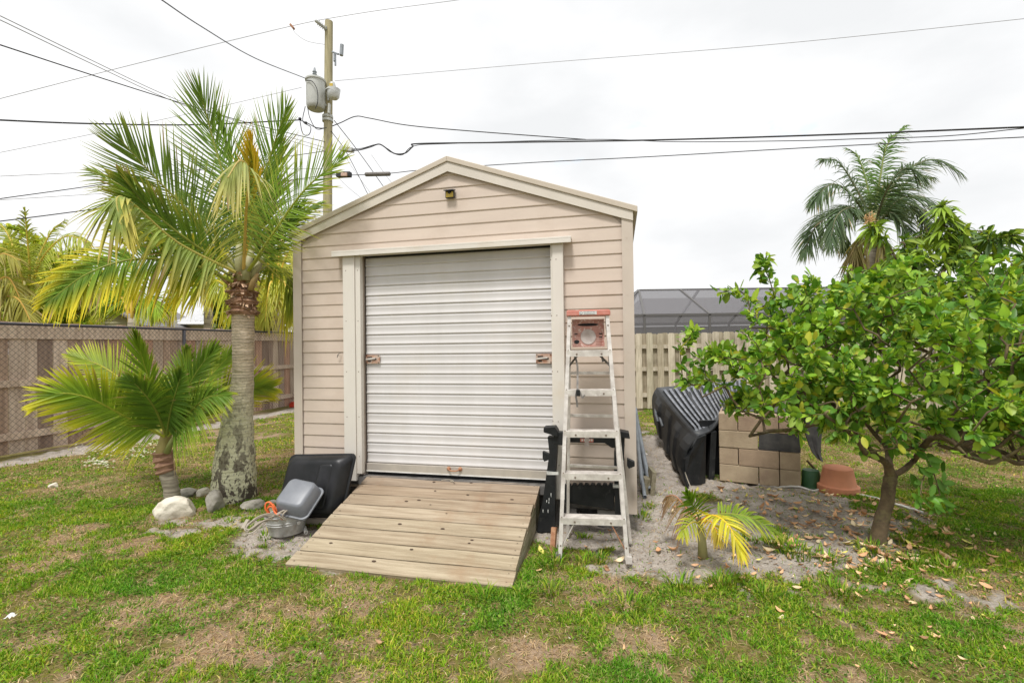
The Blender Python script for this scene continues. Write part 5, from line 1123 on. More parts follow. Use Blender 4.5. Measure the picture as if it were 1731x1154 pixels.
# ============================================================ BROAD LEAVED TREES
def leaf_faces(P, Dr, Up, L, W, cols, rs, droop=.15, fold=.25, narrow=False):
    """vectorised curved leaves: 4 stations x 3"""
    n = len(P); S = np.cross(Dr,Up); S /= np.linalg.norm(S,axis=1)[:,None]+1e-9; Nn = np.cross(S,Dr)
    st = (0,.22,.55,.85,1.0); wd = (.08,.70,1.0,.66,.07) if not narrow else (.10,.8,.95,.4,.03); ns = 5
    V = np.zeros((n,ns,3,3)); C = np.zeros((n,ns,3,3)); tw = np.sin(np.arange(n)*1.7)*.25
    for i,(s,w) in enumerate(zip(st,wd)):
        c = P + Dr*(L*s)[:,None] + np.array([0,0,-1.])*(L*droop*s*s)[:,None] + S*(L*tw*s*s*.5)[:,None]
        e = S*(W*w/2)[:,None]; u = Nn*(W*w/2*fold)[:,None]
        V[:,i,0] = c-e+u; V[:,i,1] = c; V[:,i,2] = c+e+u*(1+tw[:,None]*2)
        C[:,i,0] = cols; C[:,i,1] = cols*1.15; C[:,i,2] = cols*.95
    b = (np.arange(n)*ns*3)[:,None]; Q = []
    for i in range(ns-1):
        for j in range(2): Q.append(np.concatenate([b+i*3+j,b+i*3+j+1,b+(i+1)*3+j+1,b+(i+1)*3+j],1))
    return V.reshape(-1,3), np.concatenate(Q), C.reshape(-1,3)
def grow_tree(root, limbs, ends, seed, step=.12):
    """connect every twig end to the nearest limb node with a bent branch; returns node list & parents"""
    rs = np.random.default_rng(seed); nodes = []; par = []; 
    for li in limbs:
        for i,p in enumerate(li):
            if i == 0 and nodes:
                d = np.linalg.norm(np.array(nodes)-np.array(p),axis=1); par.append(int(d.argmin())); nodes.append(np.array(p)); continue
            par.append(len(nodes)-1 if nodes else -1); nodes.append(np.array(p))
    ends = ends[np.argsort(np.linalg.norm(ends-np.array(root),axis=1))]; tips = []
    for e in ends:
        A = np.array(nodes); v = e-A; d = np.linalg.norm(v,axis=1)
        cost = d*(1+.35*np.clip(-v[:,2]/(d+1e-6)+.2,0,1)); cost[:3] += .3
        k = int(cost.argmin()); a = A[k]; dist = d[k]; m = max(1,int(dist/step)); bend = rs.normal(size=3)*dist*.08; bend[2] += dist*.10; pk = k
        for i in range(1,m+1):
            t = i/m; p = a+(e-a)*t+bend*math.sin(PI*t)*1.0+rs.normal(size=3)*.008; nodes.append(p); par.append(pk); pk = len(nodes)-1
        tips.append(pk)
    cnt = np.zeros(len(nodes)); 
    for t in tips: cnt[t] += 1
    for i in range(len(nodes)-1,0,-1):
        if par[i] >= 0: cnt[par[i]] += cnt[i]
    return np.array(nodes), par, cnt, tips
def sample_blobs(bl, n, rs, shell=.35):
    w = np.array([b[3]*b[4]*b[5] for b in bl])**.8; w /= w.sum(); out = []
    for k in rs.choice(len(bl), n, p=w):
        x,y,z,rx,ry,rz = bl[k]; v = rs.normal(size=3); v /= np.linalg.norm(v); r = (shell+(1-shell)*rs.random())**.6
        out.append((x+v[0]*rx*r, y+v[1]*ry*r, z+v[2]*rz*r))
    return np.array(out)
def broad_tree(name, label, root, limbs, bl, ntw, nleaf, Lm, Wm, pal, seed, rbase, rtwig=.0026, cluster=.20, narrow=False, droop=.15, upb=.35, leafm='leafmat', trunk_r=None, extra=None, group=None, bright=None, zmin=.45, tint=(1,1,1)):
    rs = np.random.default_rng(seed); t = thing(name, label, 'tree', loc=(root.x,root.y,0), group=group)
    ends = sample_blobs(bl, ntw, rs); 
    if extra is not None: ends = np.concatenate([ends, np.array([list(e) for e in extra])])
    ends = ends[ends[:,2] > zmin]
    nodes, par, cnt, tips = grow_tree(root, limbs, ends, seed)
    m = MB(); nl0 = sum(len(l) for l in limbs); rad = rtwig*np.maximum(cnt,1)**.40; rad = np.minimum(rad, rbase); rad[nl0:] = np.minimum(rad[nl0:], rbase*(.8 if not narrow else 1))
    if trunk_r is not None:
        for i,r in enumerate(trunk_r): rad[i] = r
    kids = {}
    for i in range(1,len(nodes)):
        if par[i] >= 0: kids.setdefault(par[i],[]).append(i)
    stack = [(None,0)]
    while stack:
        pr, i = stack.pop(); ch = [] if pr is None else [pr]; ch.append(i)
        while kids.get(i):
            ks = sorted(kids[i], key=lambda k: -rad[k]); 
            for k in ks[1:]: stack.append((i,k))
            i = ks[0]; ch.append(i)
        if len(ch) < 2: continue
        rr_ = [rad[k] for k in ch]
        if pr is not None: rr_[0] = min(rad[pr], rad[ch[1]]*1.15)
        pp = [Vector(nodes[k]) for k in ch]; big = max(rr_) > .02
        if big:
            q2 = []; r2 = []
            sm = curve_pts(pp, 6); 
            for j in range(len(sm)): f_ = min(j/6, len(rr_)-1); k0 = int(min(f_, len(rr_)-2)) if len(rr_)>1 else 0; r2.append((rr_[k0]*(1-(f_-k0))+rr_[min(k0+1,len(rr_)-1)]*(f_-k0))*random.uniform(.94,1.06))
            m.tube(sm, r2, 14, wob=.05)
        else: m.tube(pp, rr_, 6 if max(rr_) > .007 else 4, cap=False)
    m.build('trunk', M['branch'], t, smooth=True)
    # leaves grouped round the outer pieces of the twigs
    outer = np.where(cnt <= (5 if not narrow else 2))[0]; outer = outer[outer >= nl0]; pick = rs.choice(outer, nleaf); A = nodes[np.array(par)[pick]]; B_ = nodes[pick]
    tt = rs.random(nleaf)[:,None]; P = A+(B_-A)*tt; ax = B_-A; ax /= np.linalg.norm(ax,axis=1)[:,None]+1e-9
    rnd = rs.normal(size=(nleaf,3)); Dr = ax*.55+rnd*.85+np.array([0,0,.10 if not narrow else -.25]); Dr /= np.linalg.norm(Dr,axis=1)[:,None]
    Up = rs.normal(size=(nleaf,3))*.75+np.array([0,-.25,upb+.5]); P = P+rnd*.012
    L_ = Lm*(.40+.85*rs.random(nleaf)**1.3); W_ = L_*(Wm/Lm)*(.85+.3*rs.random(nleaf))
    pal = np.array(pal)*np.array(tint); c = pal[rs.integers(0,len(pal),nleaf)]*(.72+.5*rs.random(nleaf))[:,None]
    if bright is not None:
        k = rs.random(nleaf) < bright[1]; c[k] = np.array(bright[0])*(.8+.4*rs.random(k.sum()))[:,None]
    V,Q,C = leaf_faces(P,Dr,Up,L_,W_,c,rs,droop if narrow else rs.normal(size=nleaf)*.22+.12,narrow=narrow)
    arr_mesh('crown', V, Q, None, C, M[leafm], parent=t); return t, nodes
root = G(1481,918); r3 = lambda *p: D(*p)
limbs = [[root+Vector((0,0,-.04)), D(1487,895,3.40), D(1493,870,3.42), D(1500,845,3.43), D(1503,820,3.44), D(1506,803,3.45)],
 [D(1506,803,3.45), D(1500,785,3.42), D(1487,775,3.35), D(1463,765,3.25), D(1452,748,3.2), D(1430,725,3.1), D(1395,700,3.05)],
 [D(1506,803,3.45), D(1503,780,3.5), D(1498,755,3.6), D(1480,735,3.7), D(1450,700,3.8), D(1400,660,3.9)],
 [D(1506,803,3.45), D(1525,795,3.45), D(1545,778,3.5), D(1560,760,3.55), D(1590,720,3.6), D(1640,680,3.7)],
 [D(1525,795,3.45), D(1515,760,3.5), D(1510,720,3.5), D(1520,660,3.5), D(1530,600,3.55)],
 [D(1545,778,3.5), D(1575,740,3.2), D(1620,690,2.95), D(1690,640,2.8)]]
bl = [(2.85,3.5,1.38,1.0,.85,.50),(3.3,3.6,1.60,.95,.85,.52),(2.25,3.5,1.27,.62,.6,.42),(1.85,3.6,1.28,.52,.45,.36),(2.3,3.7,1.62,.5,.5,.30),(3.9,3.6,1.4,.7,.8,.6),(3.0,2.85,1.25,.7,.45,.42),(2.6,3.9,1.0,.8,.5,.25),(3.6,3.1,1.0,.6,.6,.32),(3.3,2.9,.95,.5,.5,.25),(2.6,3.6,1.75,.6,.5,.25),(4.2,3.4,1.1,.6,.7,.5),(2.5,3.25,.86,.6,.4,.17),(2.9,3.2,.86,.6,.4,.2),(3.4,3.2,.80,.7,.5,.2),(4.0,3.1,.78,.6,.5,.22),(1.95,3.4,.98,.42,.35,.2),(2.2,3.3,1.05,.4,.4,.2),(1.75,3.5,1.45,.3,.3,.25)]
citP = [(.33,.42,.10),(.30,.42,.05),(.14,.26,.03),(.10,.21,.028),(.20,.33,.035),(.28,.40,.05),(.11,.23,.04),(.17,.29,.05),(.36,.44,.06),(.08,.17,.025),(.22,.33,.04)]
extra = [D(1296,432,3.7),D(1290,445,3.7),D(1300,470,3.7),D(1295,455,3.7),D(1240,490,3.7),D(1215,495,3.7),D(1262,500,3.7),D(1160,570,3.6),D(1150,590,3.6),D(1172,560,3.6),D(1305,500,3.7),D(1170,650,3.6),D(1185,670,3.5),D(1155,640,3.6),D(1205,590,3.6),D(1290,710,3.3),D(1270,735,3.3),D(1300,690,3.3),D(1330,700,3.2),D(1345,480,3.7),D(1370,470,3.7)]
t_, nd = broad_tree('citrus_tree','spreading broad leaved green tree with a low forked mossy trunk at right', root, limbs, bl, 1250, 20500, .066, .042, citP, 21, .019, extra=extra, trunk_r=[.056,.050,.046,.043,.041,.040,.040,.026,.022,.018,.015,.012,.009,.024,.022,.019,.016,.012,.008,.020,.020,.017,.014,.012,.010,.007], bright=((.45,.46,.05),.05), zmin=.56, upb=.2, tint=(1.0,1.12,.85))
# low hanging spray on the right of the trunk
ex2 = []; rs2 = np.random.default_rng(4)
base = D(1575,790,3.15)
m = MB(); sp_ = curve_pts([D(1560,762,3.5),D(1572,785,3.2),D(1582,810,3.1),D(1590,840,3.05)]); m.tube(sp_,.004,5)
m.tube(curve_pts([D(1572,785,3.2),D(1560,810,3.1),D(1556,835,3.05)]),.003,5); m.build('branch', M['branch'], t_)
P = []
for (cx_,cy_,k_) in ((1556,838,9),(1588,850,11),(1572,812,7),(1590,800,5),(1562,795,6),(1580,785,6),(1600,825,5)):
    for _ in range(k_): P.append(np.array(D(cx_,cy_,3.08))+rs2.normal(size=3)*np.array([.03,.04,.028]))
P = np.array(P); n = len(P)
Dr = rs2.normal(size=(n,3))*.7+np.array([0,-.2,-.6]); Dr/=np.linalg.norm(Dr,axis=1)[:,None]
V,Q,C = leaf_faces(P-Dr*.03,Dr,rs2.normal(size=(n,3))*.5+np.array([0,-.7,.5]),.05+.03*rs2.random(n),.034+.014*rs2.random(n),np.array([(.12,.27,.03)]*n)*(.6+.7*rs2.random((n,1))),rs2,droop=.25); arr_mesh('hanging_leaves',V,Q,None,C,M['leafmat'],parent=t_)
# mango behind at the right
mr = D(1640,700,6.2); mroot = Vector((mr.x,mr.y,0)); q = mroot
limbs = [[q,q+Vector((0,0,.5)),q+Vector((0,0,.9))],[q+Vector((0,0,.9)),q+Vector((-.4,0,1.4)),q+Vector((-.7,-.1,1.9))],[q+Vector((0,0,.9)),q+Vector((.5,.1,1.5)),q+Vector((.9,0,2.0))],[q+Vector((0,0,.9)),q+Vector((0,-.2,1.6)),q+Vector((-.1,-.1,2.3))]]
cx,cy = q.x,q.y
mb = [(cx,cy,2.15,1.25,1.0,.85),(cx-.9,cy,1.95,.85,.8,.7),(cx+1.3,cy,1.95,1.2,1.0,.9),(cx+.5,cy-.5,1.5,1.6,.7,.7),(cx-.1,cy,2.75,.5,.5,.3),(cx+2.2,cy,1.9,1,.9,.9)]
ex = [D(1590,345,6.0),D(1598,365,6.0),D(1585,375,6.0),D(1605,390,6.0),D(1595,405,6.0),D(1475,378,6.0),D(1486,395,6.0),D(1600,425,6.0),D(1500,410,6.0),D(1620,400,6.0)]
manP = [(.22,.33,.035),(.15,.25,.03),(.10,.18,.025),(.30,.40,.04),(.07,.14,.025)]
mt_, mn = broad_tree('mango_tree','taller tree with long drooping yellow green leaves rising behind the broad leaved tree', mroot, limbs, mb, 620, 11000, .19, .050, manP, 33, .09, narrow=True, droop=.45, extra=ex, rtwig=.006, leafm='leafmat')
rs3 = np.random.default_rng(8); P=[];Dn=[]
for (px_,py_,k) in ((1592,352,16),(1600,372,16),(1590,392,14),(1478,385,14),(1484,400,10),(1602,410,14),(1520,430,10),(1560,425,12)):
    for _ in range(k):
        v = rs3.normal(size=3)*np.array([1,.8,.25]); v/=np.linalg.norm(v); P.append(np.array(D(px_,py_,5.95))+v*.03); v[2]-=.2; Dn.append(v)
P=np.array(P);Dn=np.array(Dn);Dn/=np.linalg.norm(Dn,axis=1)[:,None];n=len(P)
V,Q,C = leaf_faces(P,Dn,rs3.normal(size=(n,3))*.3+np.array([0,-.3,.8]),.16+.08*rs3.random(n),.035+.015*rs3.random(n),np.array([(.24,.36,.03)]*n)*(.75+.5*rs3.random((n,1))),rs3,droop=.6,narrow=True); arr_mesh('new_leaves',V,Q,None,C,M['leafmat'],parent=mt_)
P = np.array([np.array(D(1471,370,5.95))+rs3.normal(size=3)*np.array([.028,.02,.035]) for _ in range(110)]); Dn = rs3.normal(size=(110,3))+np.array([0,0,.8]); Dn/=np.linalg.norm(Dn,axis=1)[:,None]
V,Q,C = leaf_faces(P,Dn,rs3.normal(size=(110,3)),np.full(110,.045),np.full(110,.010),np.array([(.56,.36,.20)]*110)*(.7+.6*rs3.random((110,1))),rs3); arr_mesh('blossom',V,Q,None,C,M['leafdull'],parent=mt_)
# background trees left and right
def back_tree(px, Yd, ztop, rx, label, pal, seed, nl=2600, Lm=.16, z0=.8, name='leafy_tree'):
    q = D(px,560,Yd); root = Vector((q.x,q.y,0)); limbs = [[root,root+Vector((0,0,z0)),root+Vector((.1,0,z0+.4))],[root+Vector((.1,0,z0+.4)),root+Vector((-rx*.4,0,ztop*.7))],[root+Vector((.1,0,z0+.4)),root+Vector((rx*.4,0,ztop*.7))]]
    rs = np.random.default_rng(seed); bl = [(q.x+rs.normal()*rx*.45, q.y+rs.normal()*.4, z0+.3+(ztop-z0)*(.25+.45*rs.random()), rx*(.4+.3*rs.random()), rx*.5, (ztop-z0)*(.22+.16*rs.random())) for _ in range(8)]
    bl.append((q.x,q.y,(ztop+z0)/2,rx*.95,rx*.6,(ztop-z0)*.5))
    return broad_tree(name,label,root,limbs,bl,170,nl,Lm,Lm*.45,pal,seed,.12,rtwig=.008,leafm='leafdull',group='trees beyond the left fence',tint=(1.55,1.4,1))
dk = [(.06,.12,.018),(.09,.16,.025),(.12,.20,.03),(.045,.09,.015)]; yl = [(.24,.34,.04),(.30,.38,.05),(.16,.26,.03),(.38,.40,.06)]
back_tree(0,15,5.6,2.6,'yellow green bushy tree at the far left behind the palms',yl,61,nl=11000,Lm=.2)
back_tree(50,13.2,4.75,2.1,'bright yellow green tree filling the far left above the fence',yl,71,nl=11000,Lm=.19)
back_tree(110,16,5.3,2.4,'mid green bushy tree behind the long yellow tipped frond',yl,62,nl=11000,Lm=.2)
back_tree(410,17,4.2,1.5,'dark green tree directly behind the big palm trunk',dk,63,nl=9000,Lm=.2)
back_tree(480,16,4.9,1.5,'dark green tree behind the pale palm beside the shed',dk,64,nl=9000,Lm=.2)
back_tree(225,24,4.2,2.2,'low distant tree showing left above the white roof',yl,65,nl=7000,Lm=.26)
back_tree(300,30,3.4,4.0,'low distant tree line seen over the white metal roof',dk,66,nl=9000,Lm=.3)
back_tree(165,19,4.6,2.0,'leafy tree behind the yellow sided gable',yl,67,nl=9000,Lm=.22)
#@@SPLIT
# ============================================================ HOUSES
hz = 18.0; a = D(228,548,hz); b = D(345,555,hz); rt = D(228,521,hz+2.2); 
hs = thing('neighbour_house', 'low building with shiny white metal roof and yellow siding beyond the fence', 'house', loc=(a.x,a.y,0))
m = MB(); m.box((a.x+.05,hz,0),(b.x+.3,hz+5,D(300,547,hz).z)); m.build('wall', M['yellowwall'], hs)
m = MB(); e0,e1 = a.x-.1,b.x+.35; ze = D(300,548,hz).z+.02; zr = ze+.62
m.hexa([Vector(p) for p in ((e0,hz-.3,ze),(e1,hz-.3,ze-.06),(e1,hz+2.8,zr-.06),(e0,hz+2.8,zr),(e0,hz-.3,ze+.05),(e1,hz-.3,ze-.01),(e1,hz+2.8,zr-.01),(e0,hz+2.8,zr+.05))])
for k in range(16): x = e0+.1+k*(e1-e0-.2)/15; m.bar((x,hz-.3,ze+.06),(x,hz+2.8,zr+.06),.03,.03)
m.build('roof', M['white'], hs)
gy_ = 16.0; A_ = D(118,552,gy_); Bq = D(242,552,gy_); pk = D(178,514,gy_)
h2 = thing('neighbour_shed', 'yellow sided gable end with a small window beyond the fence at left', 'shed', loc=(A_.x,gy_,0))
m = MB(); ez = D(118,548,gy_).z; m.prism([(A_.x,0),(Bq.x,0),(Bq.x,ez),(pk.x,pk.z),(A_.x,ez)], gy_, gy_+3)
wm_ = m
m = MB(); 
for k in range(26):
    z = ez-1.2+k*.12
    if z < pk.z-.05:
        t = 0 if z < ez else (z-ez)/(pk.z-ez); m.box((A_.x+(pk.x-A_.x)*t+.02,gy_-.02,z),(Bq.x+(pk.x-Bq.x)*t-.02,gy_-.002,z+.03))
wm_.build('wall', M['yellowwall'], h2, extra=[(m, M['yellowwall'])])
for (p,q_) in (((A_.x-.25,ez-.12),(pk.x,pk.z+.05)),((Bq.x+.25,ez-.12),(pk.x,pk.z+.05))):
    m = MB(); m.bar((p[0],gy_+1.4,p[1]),(q_[0],gy_+1.4,q_[1]),3.3,.06,(0,1,0) if False else (0,0,1)); m.build('roof', M['roofgrey'], h2)
w0 = D(168,534,gy_-.05); w1 = D(181,520,gy_-.05); m = MB(); m.box((w0.x-.06,gy_-.05,w0.z-.06),(w1.x+.06,gy_-.021,w1.z+.06)); wf_ = m.build('window_frame', M['white'], h2)
m = MB(); m.box((w0.x,gy_-.06,w0.z),(w1.x,gy_-.0505,w1.z)); m.build('window_pane', M['glass'], wf_)
# screen enclosure and the house in it
ey_ = 15.5
sc_ = thing('screen_enclosure', 'grey mesh pool screen enclosure with bronze frame above the pale back fence', 'enclosure', loc=(D(1070,575,ey_).x,ey_,0))
def E_(px,py,Y=ey_): return D(px,py,Y)
x0 = E_(1040,530).x; x1 = E_(1760,530).x; zb_ = E_(1200,531).z; zt_ = E_(1200,489,ey_+2.2).z
hx = E_(1080,493,ey_+2.2).x; 
fr_ = MB(); c_ = .045
def fb(a,b,mm=fr_,w=.07): mm.bar(a,b,w,w)
fb((x0,ey_,zb_),(x1,ey_,zb_)); fb((hx,ey_+2.2,zt_),(x1,ey_+2.2,zt_)); fb((x0,ey_,zb_),(hx,ey_+2.2,zt_))
x = E_(1089,530).x; k = 0
while x < x1:
    fb((x,ey_,0),(x,ey_,zb_)); xx = x-.05; fb((x,ey_,zb_),(max(xx-.12,hx),ey_+2.2,zt_)); x += 2.15; k += 1
fb((x0,ey_,.9),(x1,ey_,.9)); fb((x0,ey_+5.5,zb_),(x0,ey_,zb_)); fb((x0,ey_,0),(x0,ey_,zb_)); fb((x0+.4,ey_+4.8,zb_-.1),(x1,ey_+4.8,zb_-.1)); fb((hx,ey_+2.2,zt_),(x0,ey_+4.8,zb_-.1))
x = E_(1089,530).x+.4
while x < x1: fb((x,ey_+4.8,0),(x,ey_+4.8,zb_-.1)); fb((x,ey_+4.8,zb_-.1),(x,ey_+2.2,zt_)); x += 2.3
fr_.build('frame', mat('bronze_frame',(.11,.105,.10),.6), sc_)
m = MB(); m.add([(x0,ey_-.01,.05),(x1,ey_-.01,.05),(x1,ey_-.01,zb_),(x0,ey_-.01,zb_),(hx,ey_+2.19,zt_),(x1,ey_+2.19,zt_),(x0,ey_+4.8,zb_-.1),(x1,ey_+4.8,zb_-.1)],[(0,1,2,3),(3,2,5,4),(4,5,7,6)]); m.build('screen', M['screen'], sc_)
hh = thing('pool_house', 'grey single storey house with a low dark roof behind the mesh screen', 'house', loc=(E_(1100,540,22).x,22,0))
hw0 = D(1040,560,21).x; hw1 = D(1900,560,21).x; ze = D(1100,552,21).z
m = MB(); m.box((hw0,21,0),(hw1,26,ze)); m.build('wall', M['wallgrey'], hh)
m = MB(); zr = D(1200,507,24).z; m.hexa([Vector(p) for p in ((hw0-.4,20.5,ze),(hw1,20.5,ze),(hw1,24,zr),(hw0+2.0,24,zr),(hw0-.4,20.5,ze+.15),(hw1,20.5,ze+.15),(hw1,24,zr+.12),(hw0+2.0,24,zr+.12))]); m.build('roof', M['roofgrey'], hh)
m = MB(); p0 = D(1130,560,20.9); p1 = D(1330,556,20.9); m.box((p0.x,20.93,.2),(p1.x,20.995,p1.z-.2)); m.build('sliding_door', M['glass'], hh)
#@@SPLIT
# ============================================================ UTILITY POLE AND WIRES
PY = 14.8; pq = D(553,600,PY); ptop = D(556,37,PY)
up_ = thing('utility_pole', 'tall weathered timber utility pole behind the shed', 'utility pole', loc=(pq.x,PY,0))
m = MB(); m.tube([Vector((pq.x-.02,PY,0)),pq,D(554,300,PY),ptop],[.17,.15,.135,.12],18); m.build('shaft', M['pole'], up_, smooth='auto')
m = MB(); a = D(552,50,PY-.1); b = D(533,35,PY-.3)
for k in range(6): c = a.lerp(b,.1+k*.15); c2 = a.lerp(b,.1+k*.15+.05); m.tube([c,c2],.085 if k<5 else .05,12)
m.tube([a,b],.045,8); m.build('insulator', M['transf'], up_, smooth='auto')
m = MB(); a = D(562,88,PY-.1); m.tube([a,D(572,92,PY-.2)],.03,8); m.tube([D(578,76,PY-.2),D(577,94,PY-.2)],.06,10); m.tube([D(566,92,PY-.2),D(566,104,PY-.2)],.045,8); m.tube([D(567,104,PY-.2),D(567,111,PY-.2)],.03,6); m.build('cutout_fuse', M['pvc'], up_)
for zz in (198,204): m = MB(); c = D(554,zz,PY); m.tube([c+Vector((0,0,-.04)),c+Vector((0,0,.04))],.165,18); m.build('pole_band', M['transf'], up_)
m = MB(); m.bar(D(557,176,PY-.16),D(556,192,PY-.16),.10,.05); m.build('bracket', M['transf'], up_)
tf = thing('transformer', 'grey cylindrical transformer can hung on the utility pole', 'transformer', loc=D(534,186,PY-.25))
c = D(534,184,PY-.25); top = D(534,136,PY-.25); rT = .29; h = top.z-c.z
m = MB(); m.lathe([(0,-.02),(rT*.8,-.02),(rT*.88,0),(rT*.96,.10),(rT*.96,h-.06),(rT*1.05,h-.05),(rT*1.05,h-.0),(rT*.95,h+.02),(rT*.3,h+.07),(0,h+.07)], c=c, n=30); m.build('tank', M['transf'], tf, smooth='auto')
m = MB(); bq = D(532,131,PY-.25); m.lathe([(.04,0),(.07,.03),(.04,.06),(.07,.1),(.04,.13),(.07,.17),(.04,.2),(.02,.3),(0,.3)], c=bq, n=12); m.build('bushing', M['pvc'], tf)
m = MB(); m.bar(D(540,142,PY-.4),D(552,153,PY-.1),.05,.05); m.bar(D(540,176,PY-.35),D(552,178,PY-.1),.05,.05); m.build('hanger', M['transf'], tf)
for pts_ in ([(517,136,PY-.5),(528,138,PY-.6),(536,152,PY-.62),(537,172,PY-.62),(533,184,PY-.6)],[(520,182,PY-.5),(524,200,PY-.5),(535,218,PY-.4),(552,216,PY-.2)],[(516,180,PY-.5),(512,205,PY-.5),(525,215,PY-.5),(522,228,PY-.5),(512,226,PY-.5),(507,205,PY-.5)]):
    m = MB(); m.tube(curve_pts([D(*p) for p in pts_]),.012,6); m.build('lead', M['wire'], tf)
lp = thing('yard_light', 'white bowl shaped street light bracketed on the right of the utility pole', 'street light', loc=D(564,160,PY-.35))
c = D(564,167,PY-.35); m = MB(); m.lathe([(0,0),(.12,.0),(.17,.05),(.19,.20),(.205,.28),(.19,.29)], c=c, n=24); m.build('bowl', M['glassy'], lp, smooth='auto')
c2 = D(562,153,PY-.35); m = MB(); m.lathe([(.20,-.03),(.19,.0),(.11,.05),(.095,.16),(.07,.24),(0,.25)], c=c2, n=20); hd_ = m.build('head', M['transf'], lp, smooth='auto')
m = MB(); m.box((c2.x-.05,c2.y-.115,c2.z+.06),(c2.x+.05,c2.y-.0955,c2.z+.16)); m.build('yellow_sticker', M['amber'], hd_)
m = MB(); m.tube([D(555,170,PY-.15),D(553,155,PY-.2),c2+Vector((0,0,.12))],.025,8); m.build('arm', M['transf'], lp)
def wire(label, pts, r, mt='wire', n=10, name='power_cable', sm=5):
    P = curve_pts([D(*p) for p in pts], n); m = MB(); m.tube(P, r, sm, cap=False)
    tag(m.build(name, M[mt], None, origin=P[0], smooth=True), label, 'cable', 'overhead cables')
P14 = PY
wire('thin grey wire from the left edge up to the insulator on the pole top', [(-40,176,12),(0,167,12.4),(230,108,13.4),(460,52,14.4),(535,35,14.5)], .008,'thinwire')
wire('thin grey wire leaving the pole top and crossing the upper frame edge', [(535,35,14.5),(640,18,14.4),(790,-2,14.0),(960,-30,13.5)], .008,'thinwire')
wire('thin grey wire crossing the open sky from the pole to the upper right', [(566,137,14.8),(900,108,13.8),(1300,76,12.6),(1731,32,11.4),(1800,22,11)], .007,'thinwire')
wire('dark cable dropping from the top frame edge to the transformer', [(230,-28,6.5),(270,-2,7.0),(340,45,9.0),(430,98,11.8),(517,133,14.4)], .011)
wire('upper of two thin bluish wires at top left', [(-30,15,7),(0,27,7.3),(140,95,9),(285,163,11.5),(400,205,13.4),(550,250,14.6)], .008,'thinwire')
wire('lower of two thin bluish wires at top left', [(-30,23,7),(0,34,7.3),(140,101,9),(285,168,11.5),(400,210,13.4),(550,256,14.6)], .008,'thinwire')
wire('dark cable from the left edge passing below the two bluish wires', [(-30,67,7.5),(0,76,7.8),(140,122,9.5),(285,168,11.5),(420,208,13.4),(550,240,14.7)], .012)
wire('thick dark cable running level behind the palm to the pole', [(-30,201,9.5),(0,203,9.8),(150,209,11.2),(330,211,12.8),(505,203,14.4)], .019)
wire('slack dark loop of cable passing behind the pole to the right cables', [(505,203,14.4),(519,208,14.5),(535,216,14.6),(553,216,14.95),(575,208,14.7),(601,197,14.5),(625,200,14.4),(690,212,14.2),(800,222,14),(990,236,13.6)], .015)
wire('faint grey wire sloping up to the right behind the palm top', [(-30,264,11),(0,258,11.2),(150,228,12.4),(330,190,13.5),(510,148,14.5)], .007,'thinwire')
wire('grey wire meeting the palm at mid height on the left', [(-30,299,11),(0,298,11.1),(170,291,12.4),(350,288,13.6),(552,285,14.7)], .008,'thinwire')
wire('dark wire sloping up behind the left drooping frond', [(-30,342,10),(0,336,10.2),(150,315,11.5),(350,285,13.2),(552,255,14.7)], .011)
wire('faint wire just above the lowest cable on the left', [(-30,339,11),(0,338,11.2),(180,327,12.4),(350,318,13.5),(552,300,14.7)], .007,'thinwire')
wire('lowest dark cable on the left passing over the background palms', [(-30,378,9.5),(0,374,9.8),(95,362,10.5),(190,349,11.4),(350,325,13),(552,296,14.7)], .012)
wire('thick double cable running level from the pole across to the right edge', [(580,254,14.5),(605,254,14.4),(625,249,14.3),(641,244,14.3),(655,252,14.2),(668,260,14.2),(685,259,14.1),(698,248,14.1),(708,243,14.1),(850,241,13.4),(1100,237,12.4),(1400,228,11.4),(1731,215,10.4),(1800,212,10.2)], .021)
wire('second slack strand twisted under the thick level cable', [(580,252,14.6),(610,251,14.5),(641,244,14.4),(660,257,14.4),(680,262,14.4),(700,247,14.3),(760,243,14.1),(1000,236,13.6),(1150,240,13),(1350,238,12),(1450,235,11.7),(1600,230,11.2),(1731,217,10.4)], .011)
wire('dark cable from the splice box passing over the shed to the right edge', [(562,296,14.7),(600,296,14.6),(660,293,14.4),(720,287,14.1),(900,275,13.4),(1100,265,12.6),(1400,248,11.6),(1731,232,10.6),(1800,228,10.4)], .012)
wire('short wire from the top line down to the pole beside the fuse', [(494,46,14.5),(500,57,14.5),(520,70,14.6),(552,76,14.8)], .006,'thinwire')
for i,(a,b,c,r,lb_) in enumerate((((565,204,14.6),(610,262,17),(662,335,20),.013,'thickest dark guy cable slanting down right behind the roof'),((560,222,14.7),(588,262,17),(625,335,20),.012,'dark guy cable slanting down from the pole behind the left roof slope'),((575,250,15),(600,290,17),(640,345,20),.006,'thin wire slanting down between the two dark guy cables'),((562,290,15),(590,318,17),(630,350,20),.006,'lowest faint wire slanting down from the pole'),((628,262,15),(655,300,17),(690,345,20),.006,'rightmost faint wire slanting down behind the roof'))):
    wire(lb_, [a,b,c], r, 'wire' if r>.01 else 'thinwire')
def box_thing(name, label, cat, a, b, w, t, mt, n=None):
    m = MB()
    if n: m.tube([a,a.lerp(b,.03),a.lerp(b,.97),b],[w*.6,w,w,w*.6],14)
    else: m.bar(a,b,w,t)
    return tag(m.build(name, M[mt], None, origin=a.lerp(b,.5), bevel=.01), label, cat)
box_thing('splice_case','long dark cylindrical splice case hanging on the lower cable','cable splice',D(617,295,14.5),D(660,294,14.4),.065,.1,'strap',n=1)
x_ = box_thing('terminal_box','short dark terminal box with an orange patch beside the pole','terminal box',D(570,296,14.6),D(593,295,14.5),.15,.15,'wire')
